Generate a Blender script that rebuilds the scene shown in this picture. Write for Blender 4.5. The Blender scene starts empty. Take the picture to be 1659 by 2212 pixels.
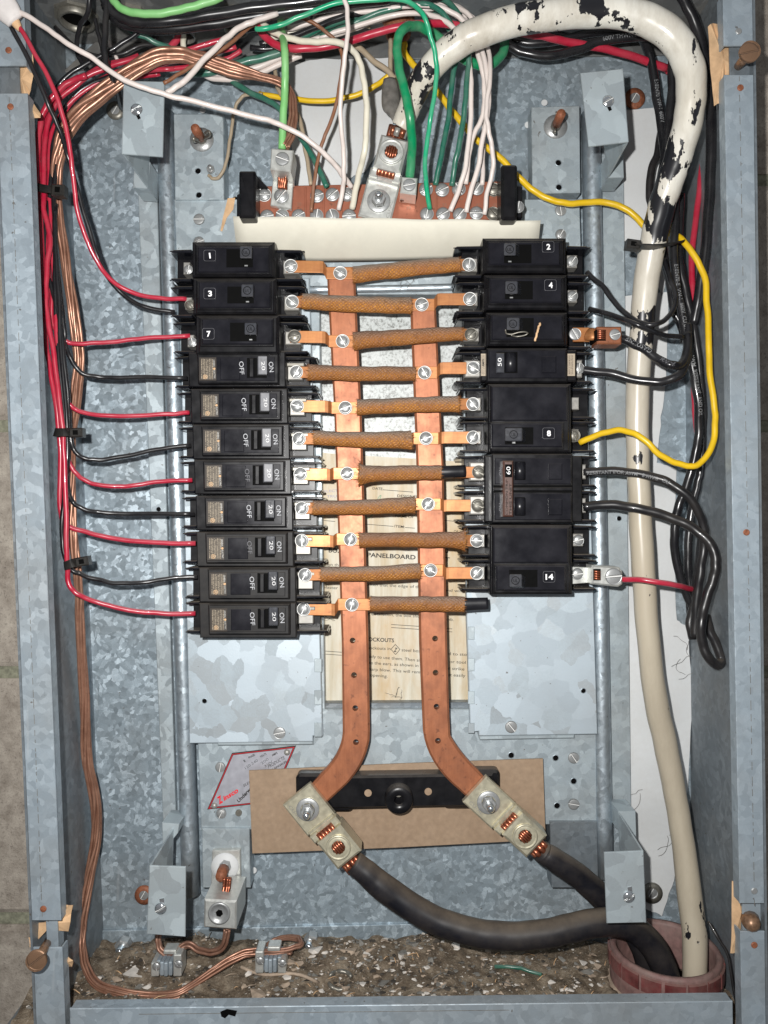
import bpy, bmesh, math, random
from mathutils import Vector, Matrix, noise
random.seed(7)
S = bpy.context.scene
COL = S.collection
# ------------------------------------------------------------------ camera, light, exposure
ZB = 0.596            # camera to the back of the box (m)
F = 1597.0            # focal length in photo units (photo drawn 1659 x 2212)
CX, CY = 829.5, 1106.0
cd = bpy.data.cameras.new('camera'); cam = bpy.data.objects.new('camera', cd); COL.objects.link(cam)
cam.location = (0, -ZB, 0); cam.rotation_euler = (math.pi/2, 0, 0)
cd.sensor_fit = 'VERTICAL'; cd.sensor_height = 36.0; cd.lens = 36.0*F/2212.0
cd.clip_start = 0.01; cd.clip_end = 50
S.camera = cam
S.render.resolution_x = 768; S.render.resolution_y = 1024
world = bpy.data.worlds.new('World'); S.world = world; world.use_nodes = True
wn = world.node_tree.nodes; wl = world.node_tree.links
bg = wn['Background']; bg.inputs['Strength'].default_value = 0.26
tcw = wn.new('ShaderNodeTexCoord'); sep = wn.new('ShaderNodeSeparateXYZ'); rmp = wn.new('ShaderNodeValToRGB')
mr = wn.new('ShaderNodeMapRange'); mr.inputs[1].default_value = -1; mr.inputs[2].default_value = 1
wl.new(tcw.outputs['Generated'], sep.inputs[0]); wl.new(sep.outputs[2], mr.inputs[0]); wl.new(mr.outputs[0], rmp.inputs[0])
rmp.color_ramp.elements[0].color = (0.40, 0.38, 0.36, 1); rmp.color_ramp.elements[1].color = (0.95, 1.0, 1.08, 1)
wl.new(rmp.outputs[0], bg.inputs['Color'])
fl = bpy.data.lights.new('flash', 'AREA'); fl.shape = 'DISK'; fl.size = 0.012; fl.energy = 4.7; fl.color = (1.0, 0.985, 0.96)
flo = bpy.data.objects.new('flash', fl); COL.objects.link(flo)
flo.location = (-0.035, -ZB-0.004, 0.035); flo.rotation_euler = (math.pi/2, 0, 0)
S.view_settings.view_transform = 'Standard'; S.view_settings.look = 'None'
S.view_settings.exposure = 0.0; S.view_settings.gamma = 1.0

# ------------------------------------------------------------------ geometry helpers
def W(x, y, d):
    k = (ZB-d)/F
    return Vector(((x-CX)*k, -d, (CY-y)*k))
def px(d): return (ZB-d)/F
def thing(name, label, cat, loc=(0, 0, 0), group=None):
    o = bpy.data.objects.new(name, None); COL.objects.link(o); o.location = loc; o.empty_display_size = 0.01
    o['label'] = label; o['category'] = cat
    if group: o['group'] = group
    return o
def tag(o, label, cat, group=None):
    o['label'] = label; o['category'] = cat
    if group: o['group'] = group
    return o
def rootloc(p):
    v = Vector((0, 0, 0))
    while p is not None: v += Vector(p.location); p = p.parent
    return v
def link(name, me, parent=None):
    o = bpy.data.objects.new(name, me); COL.objects.link(o)
    if parent is not None: o.parent = parent
    return o
class MB:
    """collects geometry in world coordinates"""
    def __init__(s): s.v = []; s.f = []; s.m = []; s.sm = []; s.uv = {}; s.cur = 0
    def add(s, vs, fs, smooth=False, uvs=None):
        b = len(s.v); s.v += [Vector(v) for v in vs]
        for i, f in enumerate(fs):
            if uvs: s.uv[len(s.f)] = uvs[i]
            s.f.append([b+k for k in f]); s.m.append(s.cur); s.sm.append(smooth)
    def build(s, name, mats, parent=None, attr=None):
        if not isinstance(mats, (list, tuple)): mats = [mats]
        L = rootloc(parent); me = bpy.data.meshes.new(name)
        if parent is None and s.v:      # a thing that is one mesh: origin at its own centre
            lo = [min(v[i] for v in s.v) for i in range(3)]; hi = [max(v[i] for v in s.v) for i in range(3)]
            L = Vector([(lo[i]+hi[i])/2 for i in range(3)])
        me.from_pydata([tuple(v-L) for v in s.v], [], s.f)
        for m in mats: me.materials.append(m)
        me.polygons.foreach_set('material_index', s.m); me.polygons.foreach_set('use_smooth', s.sm)
        if s.uv:
            ul = me.uv_layers.new(name='UVMap')
            for pi, uv in s.uv.items():
                p = me.polygons[pi]
                for k, li in enumerate(p.loop_indices): ul.data[li].uv = uv[k]
        if attr:
            a = me.attributes.new('wear', 'FLOAT', 'POINT'); a.data.foreach_set('value', attr)
        me.update()
        o = link(name, me, parent)
        if parent is None: o.location = L
        return o
    def box(s, x0, x1, y0, y1, z0, z1):
        vs = [(x, y, z) for x in (x0, x1) for y in (y0, y1) for z in (z0, z1)]
        s.add(vs, [(0,1,3,2),(4,6,7,5),(0,4,5,1),(2,3,7,6),(0,2,6,4),(1,5,7,3)])
    def hexa(s, P):   # 8 points: 4 bottom, 4 top
        s.add(P, [(3,2,1,0),(4,5,6,7),(0,1,5,4),(1,2,6,5),(2,3,7,6),(3,0,4,7)])
def inset(poly, b):
    n = len(poly); out = []
    A = sum(poly[i][0]*poly[(i+1) % n][1]-poly[(i+1) % n][0]*poly[i][1] for i in range(n))
    sg = 1 if A > 0 else -1
    for i in range(n):
        p0, p1, p2 = Vector(poly[i-1]), Vector(poly[i]), Vector(poly[(i+1) % n])
        e1 = (p1-p0); e2 = (p2-p1)
        if e1.length < 1e-9 or e2.length < 1e-9: out.append(tuple(p1)); continue
        e1.normalize(); e2.normalize()
        n1 = Vector((-e1.y, e1.x))*sg; n2 = Vector((-e2.y, e2.x))*sg
        m = n1+n2
        if m.length < 1e-6: m = n1
        m = m/max(m.dot(n1), 0.35)
        out.append(tuple(p1+m*b))
    return out
def prism(mb, poly, dt, db, b=0.0, dref=None, bottom=False):
    """poly in photo units at depth dt, extruded straight back to db; b = chamfer (m)"""
    dr = dt if dref is None else dref
    P = [(W(x, y, dr).x, W(x, y, dr).z) for x, y in poly]; n = len(P)
    A = sum(P[i][0]*P[(i+1) % n][1]-P[(i+1) % n][0]*P[i][1] for i in range(n))
    if A < 0: P = P[::-1]
    rings = [(P, -db)]
    if b > 0: rings += [(P, -(dt-b)), (inset(P, b), -dt)]
    else: rings += [(P, -dt)]
    vs = []
    for R, y in rings: vs += [(q[0], y, q[1]) for q in R]
    fs = []
    for k in range(len(rings)-1):
        for i in range(n):
            j = (i+1) % n; fs.append((k*n+i, k*n+j, (k+1)*n+j, (k+1)*n+i))
    t = (len(rings)-1)*n
    fs.append(tuple(t+i for i in range(n)))
    if bottom: fs.append(tuple(range(n))[::-1])
    mb.add(vs, fs)
def rect(x0, y0, x1, y1): return [(x0, y0), (x1, y0), (x1, y1), (x0, y1)]
def rrect(x0, y0, x1, y1, r, n=4):
    out = []
    for cx, cy, a in ((x1-r, y0+r, -90), (x1-r, y1-r, 0), (x0+r, y1-r, 90), (x0+r, y0+r, 180)):
        for i in range(n+1):
            t = math.radians(a+90*i/n); out.append((cx+r*math.cos(t), cy+r*math.sin(t)))
    return out
def orect(c, u, l0, l1, w):   # oriented rectangle along u from c
    v = (-u[1], u[0])
    return [(c[0]+u[0]*l+v[0]*t, c[1]+u[1]*l+v[1]*t) for l, t in ((l0, -w), (l1, -w), (l1, w), (l0, w))]
def P1(name, poly, dt, db, mat, parent=None, b=0.0005, bottom=False):
    mb = MB(); prism(mb, poly, dt, db, b, bottom=bottom); return mb.build(name, mat, parent)
def lathe(mb, c, prof, n=24, axis=(0, -1, 0), smooth=True, cap=True, rot=0.0):
    """prof: [(radius m, height m)] along axis from point c"""
    a = Vector(axis).normalized(); u = a.orthogonal().normalized(); w = a.cross(u); c = Vector(c)
    vs = []
    for r, h in prof:
        for i in range(n):
            t = 2*math.pi*i/n+rot; vs.append(c+a*h+(u*math.cos(t)+w*math.sin(t))*r)
    fs = [(k*n+i, k*n+(i+1) % n, (k+1)*n+(i+1) % n, (k+1)*n+i) for k in range(len(prof)-1) for i in range(n)]
    if cap: fs.append(tuple((len(prof)-1)*n+i for i in range(n)))
    mb.add(vs, fs, smooth)
def cyl(mb, c, r, h, n=24, axis=(0, -1, 0), ch=0.0, smooth=False, rot=0.0):
    ch = min(ch, r*0.5, h*0.5)
    prof = [(r, 0), (r, h-ch), (r-ch, h)] if ch > 0 else [(r, 0), (r, h)]
    lathe(mb, c, prof, n, axis, smooth, rot=rot)
def catmull(P, per=5):
    pts = [Vector(p) for p in P]
    if len(pts) < 3: per = max(per, 6)
    E = [pts[0]*2-pts[1]]+pts+[pts[-1]*2-pts[-2]]
    out = []
    for i in range(1, len(E)-2):
        p0, p1, p2, p3 = E[i-1], E[i], E[i+1], E[i+2]
        t1 = max((p1-p0).length, 1e-6)**.5; t2 = max((p2-p1).length, 1e-6)**.5; t3 = max((p3-p2).length, 1e-6)**.5
        m1 = (p2-p1)+((p1-p0)/t1-(p2-p0)/(t1+t2))*t2
        m2 = (p2-p1)+((p3-p2)/t3-(p3-p1)/(t2+t3))*t2
        for k in range(per):
            s = k/per; s2 = s*s; s3 = s2*s
            out.append(p1*(2*s3-3*s2+1)+m1*(s3-2*s2+s)+p2*(-2*s3+3*s2)+m2*(s3-s2))
    out.append(pts[-1]); return out
def path(pts, r, per=5, jit=0.0):
    """pts: (x,y,d[,r]) in photo units; returns world samples with radius in m"""
    Q = []
    for p in pts:
        rr = p[3] if len(p) > 3 else r
        w = W(p[0], p[1], p[2]); Q.append(Vector((w.x, w.y, w.z, rr*px(p[2]))))
    C = catmull(Q, per)
    if jit:
        ph = random.random()*50
        for i, c in enumerate(C):
            q = Vector((i*1.75/per+ph, ph, 0)); c[0] += jit*noise.noise(q); c[2] += jit*noise.noise(q+Vector((0, 9, 3))); c[1] += jit*noise.noise(q+Vector((5, 0, 7)))
    return [(c.to_3d(), c[3]) for c in C]
def frames(C):
    n = len(C); T = []
    for i in range(n):
        a = C[max(i-1, 0)][0]; b = C[min(i+1, n-1)][0]; t = (b-a)
        T.append(t.normalized() if t.length > 1e-9 else Vector((0, 0, 1)))
    up = Vector((0, -1, 0)); N = up-T[0]*up.dot(T[0])
    if N.length < 1e-3: N = T[0].orthogonal()
    N.normalize(); out = []
    for i in range(n):
        N = N-T[i]*N.dot(T[i]); N.normalize()
        out.append((T[i], N.copy(), T[i].cross(N)))
    return out
def sweep(mb, C, n=12, flat=1.0, cap=True, rfun=None, uvs=True, closed_ends=True):
    FR = frames(C); vs = []; L = 0; Ls = []
    for i, ((c, r), (T, N, B)) in enumerate(zip(C, FR)):
        if i: L += (c-C[i-1][0]).length
        Ls.append(L)
        for k in range(n):
            t = 2*math.pi*k/n; q = r*(rfun(L, t) if rfun else 1.0)
            vs.append(c+N*math.cos(t)*q*flat+B*math.sin(t)*q)
    fs = []; uv = []
    for i in range(len(C)-1):
        for k in range(n):
            j = (k+1) % n
            fs.append((i*n+k, i*n+j, (i+1)*n+j, (i+1)*n+k))
            a, b = k/n, (k+1)/n; uv.append(((Ls[i], a), (Ls[i], b), (Ls[i+1], b), (Ls[i+1], a)))
    if cap:
        fs.append(tuple(range(n))[::-1]); uv.append([(0, 0)]*n)
        m = (len(C)-1)*n; fs.append(tuple(m+k for k in range(n))); uv.append([(L, 0)]*n)
    mb.add(vs, fs, True, uv if uvs else None)
    return L
def wire(label, pts, r, mat, cat='wire', group=None, name='wire', parent=None, per=6, n=12, jit=0.0007):
    C = path(pts, r, per, jit); mb = MB(); sweep(mb, C, n)
    o = mb.build(name, mat, parent)
    if label: tag(o, label, cat, group)
    return o, C
def strands(name, pts, r, mat, parent, k=7, sr=None, turns=60.0, per=6):
    """rope of k strands, each a mesh of its own"""
    C = path(pts, r, per, 0.0006); FR = frames(C); L = [0]
    for i in range(1, len(C)): L.append(L[-1]+(C[i][0]-C[i-1][0]).length)
    for j in range(k):
        D = []
        for i, ((c, R), (T, N, B)) in enumerate(zip(C, FR)):
            s = (sr or 0.36)*R; a = 2*math.pi*j/k+L[i]*turns+0.5*math.sin(L[i]*37+j)
            off = 0.0 if j == 0 and k > 5 else (R-s)*(0.92+0.16*math.sin(L[i]*50+j*2.1))
            D.append((c+(N*math.cos(a)+B*math.sin(a))*off, s))
        mb = MB(); sweep(mb, D, 8); mb.build(name, mat, parent)
_tc = {}
def tmesh(s, bold=0.0, shear=0.0):
    k = (s, bold, shear)
    if k not in _tc:
        cu = bpy.data.curves.new('t', 'FONT'); cu.body = s; cu.size = 1; cu.resolution_u = 3; cu.offset = bold; cu.shear = shear
        o = bpy.data.objects.new('t', cu); COL.objects.link(o)
        dg = bpy.context.evaluated_depsgraph_get(); dg.update()
        me = bpy.data.meshes.new_from_object(o.evaluated_get(dg))
        vs = [(v.co.x, v.co.y) for v in me.vertices]; fs = [tuple(p.vertices) for p in me.polygons]
        bpy.data.objects.remove(o); bpy.data.curves.remove(cu); bpy.data.meshes.remove(me)
        _tc[k] = (vs, fs, min(v[0] for v in vs), max(v[0] for v in vs))
    return _tc[k]
def textpx(mb, s, x0, y0, x1, y1, d, h=None, bold=0.0, shear=0.0):
    vs, fs, a, b = tmesh(s, bold, shear)
    dx, dy = x1-x0, y1-y0; L = math.hypot(dx, dy); ux, uy = dx/L, dy/L; nx, ny = uy, -ux
    sx = L/(b-a); sy = (h/0.72) if h else sx
    mb.add([W(x0+ux*(v[0]-a)*sx+nx*v[1]*sy, y0+uy*(v[0]-a)*sx+ny*v[1]*sy, d) for v in vs], fs)
def wraptext(name, s, C, start, h, mat, parent, flip=False, phi0=0.0, bold=0.01):
    """lettering printed on a wire: start = arc fraction, h = letter height m"""
    vs, fs, a, b = tmesh(s, bold); FR = frames(C); L = [0]
    for i in range(1, len(C)): L.append(L[-1]+(C[i][0]-C[i-1][0]).length)
    k = h/0.72; out = []; s0 = start*L[-1]
    for (x, y) in vs:
        t = s0+((b-x) if flip else (x-a))*k; yy = (y-0.36)*k
        if flip: yy = -yy
        t = min(max(t, 0), L[-1]-1e-6); i = 0
        while i < len(L)-2 and L[i+1] < t: i += 1
        f = (t-L[i])/max(L[i+1]-L[i], 1e-9)
        c = C[i][0].lerp(C[i+1][0], f); r = C[i][1]*(1-f)+C[i+1][1]*f
        T, N, B = FR[i]; N = N.lerp(FR[i+1][1], f); B = B.lerp(FR[i+1][2], f)
        V = Vector((0, -1, 0))-T*T.dot(Vector((0, -1, 0))); V.normalize(); Bv = T.cross(V)
        p = -yy/r+phi0
        out.append(c+(V*math.cos(p)+Bv*math.sin(p))*(r+0.00018))
    mb = MB(); mb.add(out, fs); return mb.build(name, mat, parent)

# ------------------------------------------------------------------ materials
class NT:
    def __init__(s, name):
        s.m = bpy.data.materials.new(name); s.m.use_nodes = True; s.n = s.m.node_tree.nodes; s.l = s.m.node_tree.links
        s.b = s.n['Principled BSDF']; s.tc = s.n.new('ShaderNodeTexCoord')
    def node(s, t, **k):
        o = s.n.new(t)
        for a, v in k.items(): setattr(o, a, v)
        return o
    def mapping(s, scale=(1, 1, 1), rot=(0, 0, 0), src='Object'):
        m = s.node('ShaderNodeMapping'); m.inputs['Scale'].default_value = scale; m.inputs['Rotation'].default_value = rot
        s.l.new(s.tc.outputs[src], m.inputs[0]); return m.outputs[0]
    def noise(s, vec, scale, detail=3, rough=.55):
        n = s.node('ShaderNodeTexNoise'); n.inputs['Scale'].default_value = scale; n.inputs['Detail'].default_value = detail
        n.inputs['Roughness'].default_value = rough
        if vec is not None: s.l.new(vec, n.inputs['Vector'])
        return n
    def ramp(s, fac, stops, interp='LINEAR'):
        r = s.node('ShaderNodeValToRGB'); r.color_ramp.interpolation = interp
        while len(r.color_ramp.elements) < len(stops): r.color_ramp.elements.new(0.5)
        for e, (p, c) in zip(r.color_ramp.elements, stops):
            e.position = p; e.color = (c, c, c, 1) if isinstance(c, (int, float)) else (*c, 1)
        s.l.new(fac, r.inputs[0]); return r.outputs[0]
    def mix(s, fac, a, b, mode='MIX'):
        m = s.node('ShaderNodeMix', data_type='RGBA', blend_type=mode)
        for i, v in ((0, fac), (6, a), (7, b)):
            if hasattr(v, 'links') or hasattr(v, 'is_linked'): s.l.new(v, m.inputs[i])
            else: m.inputs[i].default_value = v if i == 0 else (*v, 1)
        return m.outputs[2]
    def math(s, op, a, b=None):
        m = s.node('ShaderNodeMath', operation=op)
        for i, v in ((0, a), (1, b)):
            if v is None: continue
            if isinstance(v, (int, float)): m.inputs[i].default_value = v
            else: s.l.new(v, m.inputs[i])
        return m.outputs[0]
    def bump(s, h, strength=.3, dist=.0005):
        b = s.node('ShaderNodeBump'); b.inputs['Strength'].default_value = strength; b.inputs['Distance'].default_value = dist
        s.l.new(h, b.inputs['Height']); s.l.new(b.outputs[0], s.b.inputs['Normal'])
    def set(s, base=None, rough=None, metal=None, spec=None, coat=None):
        for k, v in (('Base Color', base), ('Roughness', rough), ('Metallic', metal), ('Specular IOR Level', spec), ('Coat Weight', coat)):
            if v is None: continue
            if isinstance(v, (int, float)): s.b.inputs[k].default_value = v
            elif isinstance(v, tuple): s.b.inputs[k].default_value = (*v, 1)
            else: s.l.new(v, s.b.inputs[k])
        return s.m
    def up(s, lo=.35, hi=.95):        # how far a surface faces up: where dust settles
        g = s.node('ShaderNodeNewGeometry'); x = s.node('ShaderNodeSeparateXYZ'); s.l.new(g.outputs['Normal'], x.inputs[0])
        r = s.node('ShaderNodeMapRange'); r.inputs[1].default_value = lo; r.inputs[2].default_value = hi; s.l.new(x.outputs[2], r.inputs[0]); return r.outputs[0]

def galv(name, size=170, light=(.50, .60, .66), mid=(.30, .37, .42), dark=(.19, .24, .28), stops=(.25, .6), metal=.35, dirt=.35, warm=0.0, wide=.22, feather=.34):
    t = NT(name); v = t.mapping((1, 1, 1))
    nd = t.noise(v, 40, 4); mv = t.node('ShaderNodeMix', data_type='RGBA', blend_type='LINEAR_LIGHT'); mv.inputs[0].default_value = 0.009
    t.l.new(v, mv.inputs[6]); t.l.new(nd.outputs['Color'], mv.inputs[7])
    vo = t.node('ShaderNodeTexVoronoi'); vo.inputs['Scale'].default_value = size; t.l.new(mv.outputs[2], vo.inputs['Vector'])
    vo2 = t.node('ShaderNodeTexVoronoi'); vo2.inputs['Scale'].default_value = size*.42; t.l.new(mv.outputs[2], vo2.inputs['Vector'])
    s1 = t.node('ShaderNodeSeparateColor'); t.l.new(vo.outputs['Color'], s1.inputs[0])
    s2 = t.node('ShaderNodeSeparateColor'); t.l.new(vo2.outputs['Color'], s2.inputs[0])
    cl = t.noise(v, 22, 4, .6)
    f = t.math('ADD', t.math('ADD', t.math('MULTIPLY', s1.outputs[0], .50), t.math('MULTIPLY', s2.outputs[0], .14)), t.math('MULTIPLY', cl.outputs[0], .40))
    fine = t.noise(v, 900, 3)
    vr = t.node('ShaderNodeVectorRotate', rotation_type='Y_AXIS'); t.l.new(v, vr.inputs[0]); t.l.new(t.math('MULTIPLY', s1.outputs[2], 6.28), vr.inputs['Angle'])
    vm = t.node('ShaderNodeVectorMath', operation='MULTIPLY'); t.l.new(vr.outputs[0], vm.inputs[0]); vm.inputs[1].default_value = (1, 1, .16)
    fea = t.noise(vm.outputs[0], 1300, 3, .6)
    f = t.math('ADD', f, t.math('MULTIPLY', t.math('SUBTRACT', fea.outputs[0], .5), feather))
    f = t.math('ADD', f, t.math('MULTIPLY', t.math('SUBTRACT', fine.outputs[0], .5), .14))
    c = t.ramp(f, [(max(stops[0]-wide, 0), dark), (stops[0]+wide*.6, tuple(.6*a+.4*b for a, b in zip(mid, dark))), (stops[1], mid), (min(stops[1]+wide*1.3, 1), light)])
    big = t.noise(v, 9, 5, .65)
    c = t.mix(t.ramp(big.outputs[0], [(.45, 0.0), (.75, dirt)]), c, (.24, .22, .19))
    spots = t.noise(v, 260, 2, .5)
    c = t.mix(t.ramp(spots.outputs[0], [(.735, 0.0), (.76, .75)]), c, (.12, .10, .08))
    if warm: c = t.mix(warm, c, (.4, .34, .26))
    r = t.ramp(s1.outputs[1], [(0, .36), (1, .58)])
    g = t.node('ShaderNodeNewGeometry'); a = t.node('ShaderNodeVectorMath', operation='SUBTRACT'); t.l.new(vo.outputs['Color'], a.inputs[0]); a.inputs[1].default_value = (.5, .5, .5)
    b = t.node('ShaderNodeVectorMath', operation='SCALE'); t.l.new(a.outputs[0], b.inputs[0]); b.inputs['Scale'].default_value = .13
    n_ = t.node('ShaderNodeVectorMath', operation='ADD'); t.l.new(g.outputs['Normal'], n_.inputs[0]); t.l.new(b.outputs[0], n_.inputs[1])
    nn = t.node('ShaderNodeVectorMath', operation='NORMALIZE'); t.l.new(n_.outputs[0], nn.inputs[0])
    bp = t.node('ShaderNodeBump'); bp.inputs['Strength'].default_value = .12; bp.inputs['Distance'].default_value = .0004
    t.l.new(fine.outputs[0], bp.inputs['Height']); t.l.new(nn.outputs[0], bp.inputs['Normal']); t.l.new(bp.outputs[0], t.b.inputs['Normal'])
    scr = t.noise(t.mapping((260, 1, 14), (0, .5, 0)), 1.0, 2, .4)
    c = t.mix(t.ramp(scr.outputs[0], [(.72, 0.0), (.78, .25)]), c, (.55, .58, .6))
    return t.set(c, r, metal, .5)
def plain(name, col, rough=.45, metal=0.0, var=.15, scale=300, bump=.0, dust=0.0, dustcol=(.22, .19, .15), spec=.5, coat=None, upd=0.0):
    t = NT(name); v = t.mapping(); n = t.noise(v, scale, 4); c = col
    c = t.mix(t.ramp(n.outputs[0], [(.3, 0.0), (.7, 1.0)]), tuple(x*(1-var) for x in col), tuple(min(x*(1+var), 1) for x in col))
    if dust or upd:
        n2 = t.noise(v, 55, 5, .7); f = t.ramp(n2.outputs[0], [(.38, 0.0), (.8, dust if dust else 0.0)])
        if upd: f = t.math('MAXIMUM', f, t.math('MULTIPLY', t.up(), t.ramp(n2.outputs[0], [(.25, upd*.45), (.6, upd)])))
        c = t.mix(f, c, dustcol)
    if bump: t.bump(n.outputs[0], bump, .0004)
    r = t.ramp(n.outputs[0], [(.2, max(rough-.08, .03)), (.8, min(rough+.1, 1))])
    return t.set(c, r, metal, spec, coat)
M = {}
M['back'] = galv('galvanized_back_sheet', 290, (.56, .66, .73), (.33, .40, .45), (.235, .285, .32), stops=(.3, .60), wide=.17, metal=.42, feather=.42)
M['ceil'] = galv('shaded_dirty_galvanized_top', 120, (.24, .25, .25), (.15, .16, .165), (.07, .075, .08), dirt=.8, metal=.2)  # dirty metal, darkened further so the ceiling's shade is in the colour
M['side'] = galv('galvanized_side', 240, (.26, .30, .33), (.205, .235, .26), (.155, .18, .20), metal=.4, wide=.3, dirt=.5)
M['flange'] = galv('galvanized_flange', 210, (.44, .51, .565), (.36, .425, .475), (.285, .34, .385), dirt=.5, wide=.26)
M['pan'] = galv('galvanized_pan', 170, (.54, .62, .655), (.42, .485, .52), (.29, .34, .37), metal=.3, wide=.28, dirt=.5)
M['plate'] = galv('galvanized_cover_plate', 70, (.49, .565, .62), (.45, .525, .575), (.375, .415, .44), stops=(.34, .46), dirt=.25, metal=.25, wide=.07, feather=.22)
M['bracket'] = galv('galvanized_bracket', 75, (.47, .54, .57), (.42, .485, .515), (.34, .385, .41), stops=(.3, .5), dirt=.3, wide=.08, feather=.15)
M['rail'] = galv('galvanized_rail', 260, (.58, .65, .70), (.50, .57, .62), (.42, .48, .53), metal=.8, dirt=.25, wide=.3)
def speckle():
    t = NT('lit_speckled_back_sheet'); v = t.mapping(); n = t.noise(v, 420, 4, .7); n2 = t.noise(v, 60, 3)
    c = t.ramp(n.outputs[0], [(.34, (.14, .14, .13)), (.45, (.36, .38, .37)), (.55, (.50, .53, .52))])
    c = t.mix(t.ramp(n2.outputs[0], [(.4, 0.0), (.7, .5)]), c, (.7, .72, .72)); return t.set(c, .5, .15)
M['speckle'] = speckle()  # paler speckled copy of the back sheet; its lit look is in the colour
def concrete():
    t = NT('concrete_block'); v = t.mapping(); n = t.noise(v, 60, 8, .7); n2 = t.noise(v, 500, 4, .8)
    c = t.ramp(n.outputs[0], [(.3, (.24, .205, .17)), (.5, (.38, .335, .285)), (.7, (.52, .47, .40))])
    c = t.mix(t.ramp(n2.outputs[0], [(.55, 0.0), (.72, .8)]), c, (.09, .075, .065)); t.bump(t.math('ADD', n.outputs[0], n2.outputs[0]), .6, .002); return t.set(c, .95, 0, .2)
M['concrete'] = concrete()
M['mortar'] = plain('mortar', (.22, .22, .16), .95, var=.35, scale=300, bump=.5)
BP = dict(rough=.3, var=.3, scale=120, dust=.06, dustcol=(.11, .10, .09), upd=.75, spec=.35)
M['black'] = plain('black_moulded_plastic', (.0045, .0045, .006), **BP)
M['blackface'] = plain('black_breaker_face', (.008, .008, .0115), rough=.22, var=.3, scale=70, dust=.09, dustcol=(.08, .075, .08), upd=.6, spec=.35)
M['barrier'] = plain('black_barrier_plastic', (.006, .007, .011), rough=.16, var=.3, scale=120, dust=.05, upd=.8, spec=.4)
M['toggle'] = plain('toggle_plastic', (.034, .037, .046), rough=.24, var=.2, dust=.1, upd=.6)
M['grey'] = plain('worn_grey_handle', (.12, .125, .14), rough=.4, var=.3, dust=.5, dustcol=(.35, .34, .34))
M['slot'] = plain('recess_shade_mark_black', (.002, .002, .002), rough=.7, spec=.08)  # near-black put in for the shade inside recesses; also serves black marks
M['whiteink'] = plain('white_lettering', (.85, .85, .85), rough=.6, var=.05)
M['greyink'] = plain('grey_lettering', (.45, .46, .48), rough=.6, var=.3, scale=900)
M['wireink'] = plain('worn_wire_print', (.20, .205, .21), rough=.6, var=.5, scale=900)
M['handleink'] = plain('worn_white_number', (.62, .62, .62), .6, 0, .3, 900)
M['blackdusty'] = plain('dusty_black_plastic', (.006, .006, .007), .5, 0, .3, 90, 0, .30, (.085, .075, .065), .3, None, 1.0)
M['dimink'] = plain('faded_lettering', (.12, .12, .13), rough=.6, var=.3)
M['ink'] = plain('black_lettering', (.025, .022, .02), rough=.7, var=.2)
M['redink'] = plain('red_lettering', (.75, .02, .03), rough=.5, var=.05)
M['blueink'] = plain('blue_grey_stamp', (.38, .36, .44), rough=.7)
M['screw'] = plain('zinc_screw', (.40, .41, .41), .38, .55, var=.08, scale=500, dust=.2, dustcol=(.3, .28, .25))
M['slotmetal'] = plain('bright_slot_metal', (.80, .80, .78), .4, .2, var=.05)
M['gap'] = plain('painted_gap_shade', (.03, .028, .025), .8)  # shade painted along screw slot edges and between head and ring
M['screwdull'] = plain('tarnished_screw', (.24, .23, .20), .42, .6, var=.15, scale=400, dust=.3)
M['chrome'] = plain('bright_screw', (.75, .78, .8), .12, .95, var=.1)
M['tin'] = plain('tinned_terminal', (.37, .36, .335), .42, .45, var=.12, scale=300, dust=.3, dustcol=(.35, .31, .26))
M['lug'] = plain('pale_gold_aluminium_lug', (.60, .56, .42), .36, .55, var=.14, scale=250, bump=.15, dust=.25, dustcol=(.32, .27, .2))
M['lugal'] = plain('silver_aluminium_lug', (.60, .61, .58), .4, .55, var=.12, scale=250, bump=.15, dust=.25, dustcol=(.4, .37, .33))
M['rust'] = plain('rusty_stud', (.28, .10, .05), .6, .25, var=.35, scale=600, bump=.4)
M['brass'] = plain('brown_brass_screw', (.30, .17, .10), .4, .55, var=.3, scale=500, bump=.2, dust=.3)
def copper(name, base, dk, rough=.32, metal=.75, sx=(1, 1, 1), dirt=.4):
    t = NT(name); v = t.mapping(sx); n = t.noise(v, 90, 5, .65); n2 = t.noise(t.mapping(), 30, 5, .7)
    n3 = t.noise(t.mapping((14, 1, .6)), 60, 3, .5); c = t.ramp(t.math('ADD', t.math('MULTIPLY', n.outputs[0], .75), t.math('MULTIPLY', n3.outputs[0], .25)), [(.3, dk), (.65, base)]); c = t.mix(t.ramp(n2.outputs[0], [(.44, 0.0), (.72, dirt)]), c, (.20, .08, .045)); n4 = t.noise(t.mapping(), 240, 3, .6); c = t.mix(t.ramp(n4.outputs[0], [(.64, 0.0), (.72, .55)]), c, (.13, .05, .03))
    t.bump(n.outputs[0], .05, .0003); return t.set(c, t.ramp(n2.outputs[0], [(.3, rough-.08), (.7, rough+.12)]), metal)
M['bus'] = copper('copper_busbar', (.46, .175, .085), (.30, .105, .05), .46, .4, (1.6, 1, .8), dirt=.85)
M['strap'] = copper('bright_copper_strap', (.52, .225, .08), (.38, .145, .05), .42, .4, (1, 1, 5), .4)
M['nbar'] = copper('dull_copper_bar', (.42, .15, .09), (.32, .11, .065), .45, .5)
M['bare'] = copper('bare_copper_strand', (.46, .25, .17), (.24, .11, .07), .36, .5)
M['bareold'] = copper('tarnished_copper_strand', (.36, .20, .14), (.22, .11, .075), .45, .45)
M['barered'] = copper('bright_copper_wire_end', (.50, .18, .10), (.28, .08, .045), .28, .8)
def wirem(name, col, rough=.3, dust=.22, dustcol=(.5, .45, .42), upd=.25): return plain(name, col, rough, 0, .08, 60, 0, dust, dustcol, .5, .15, upd)
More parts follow.
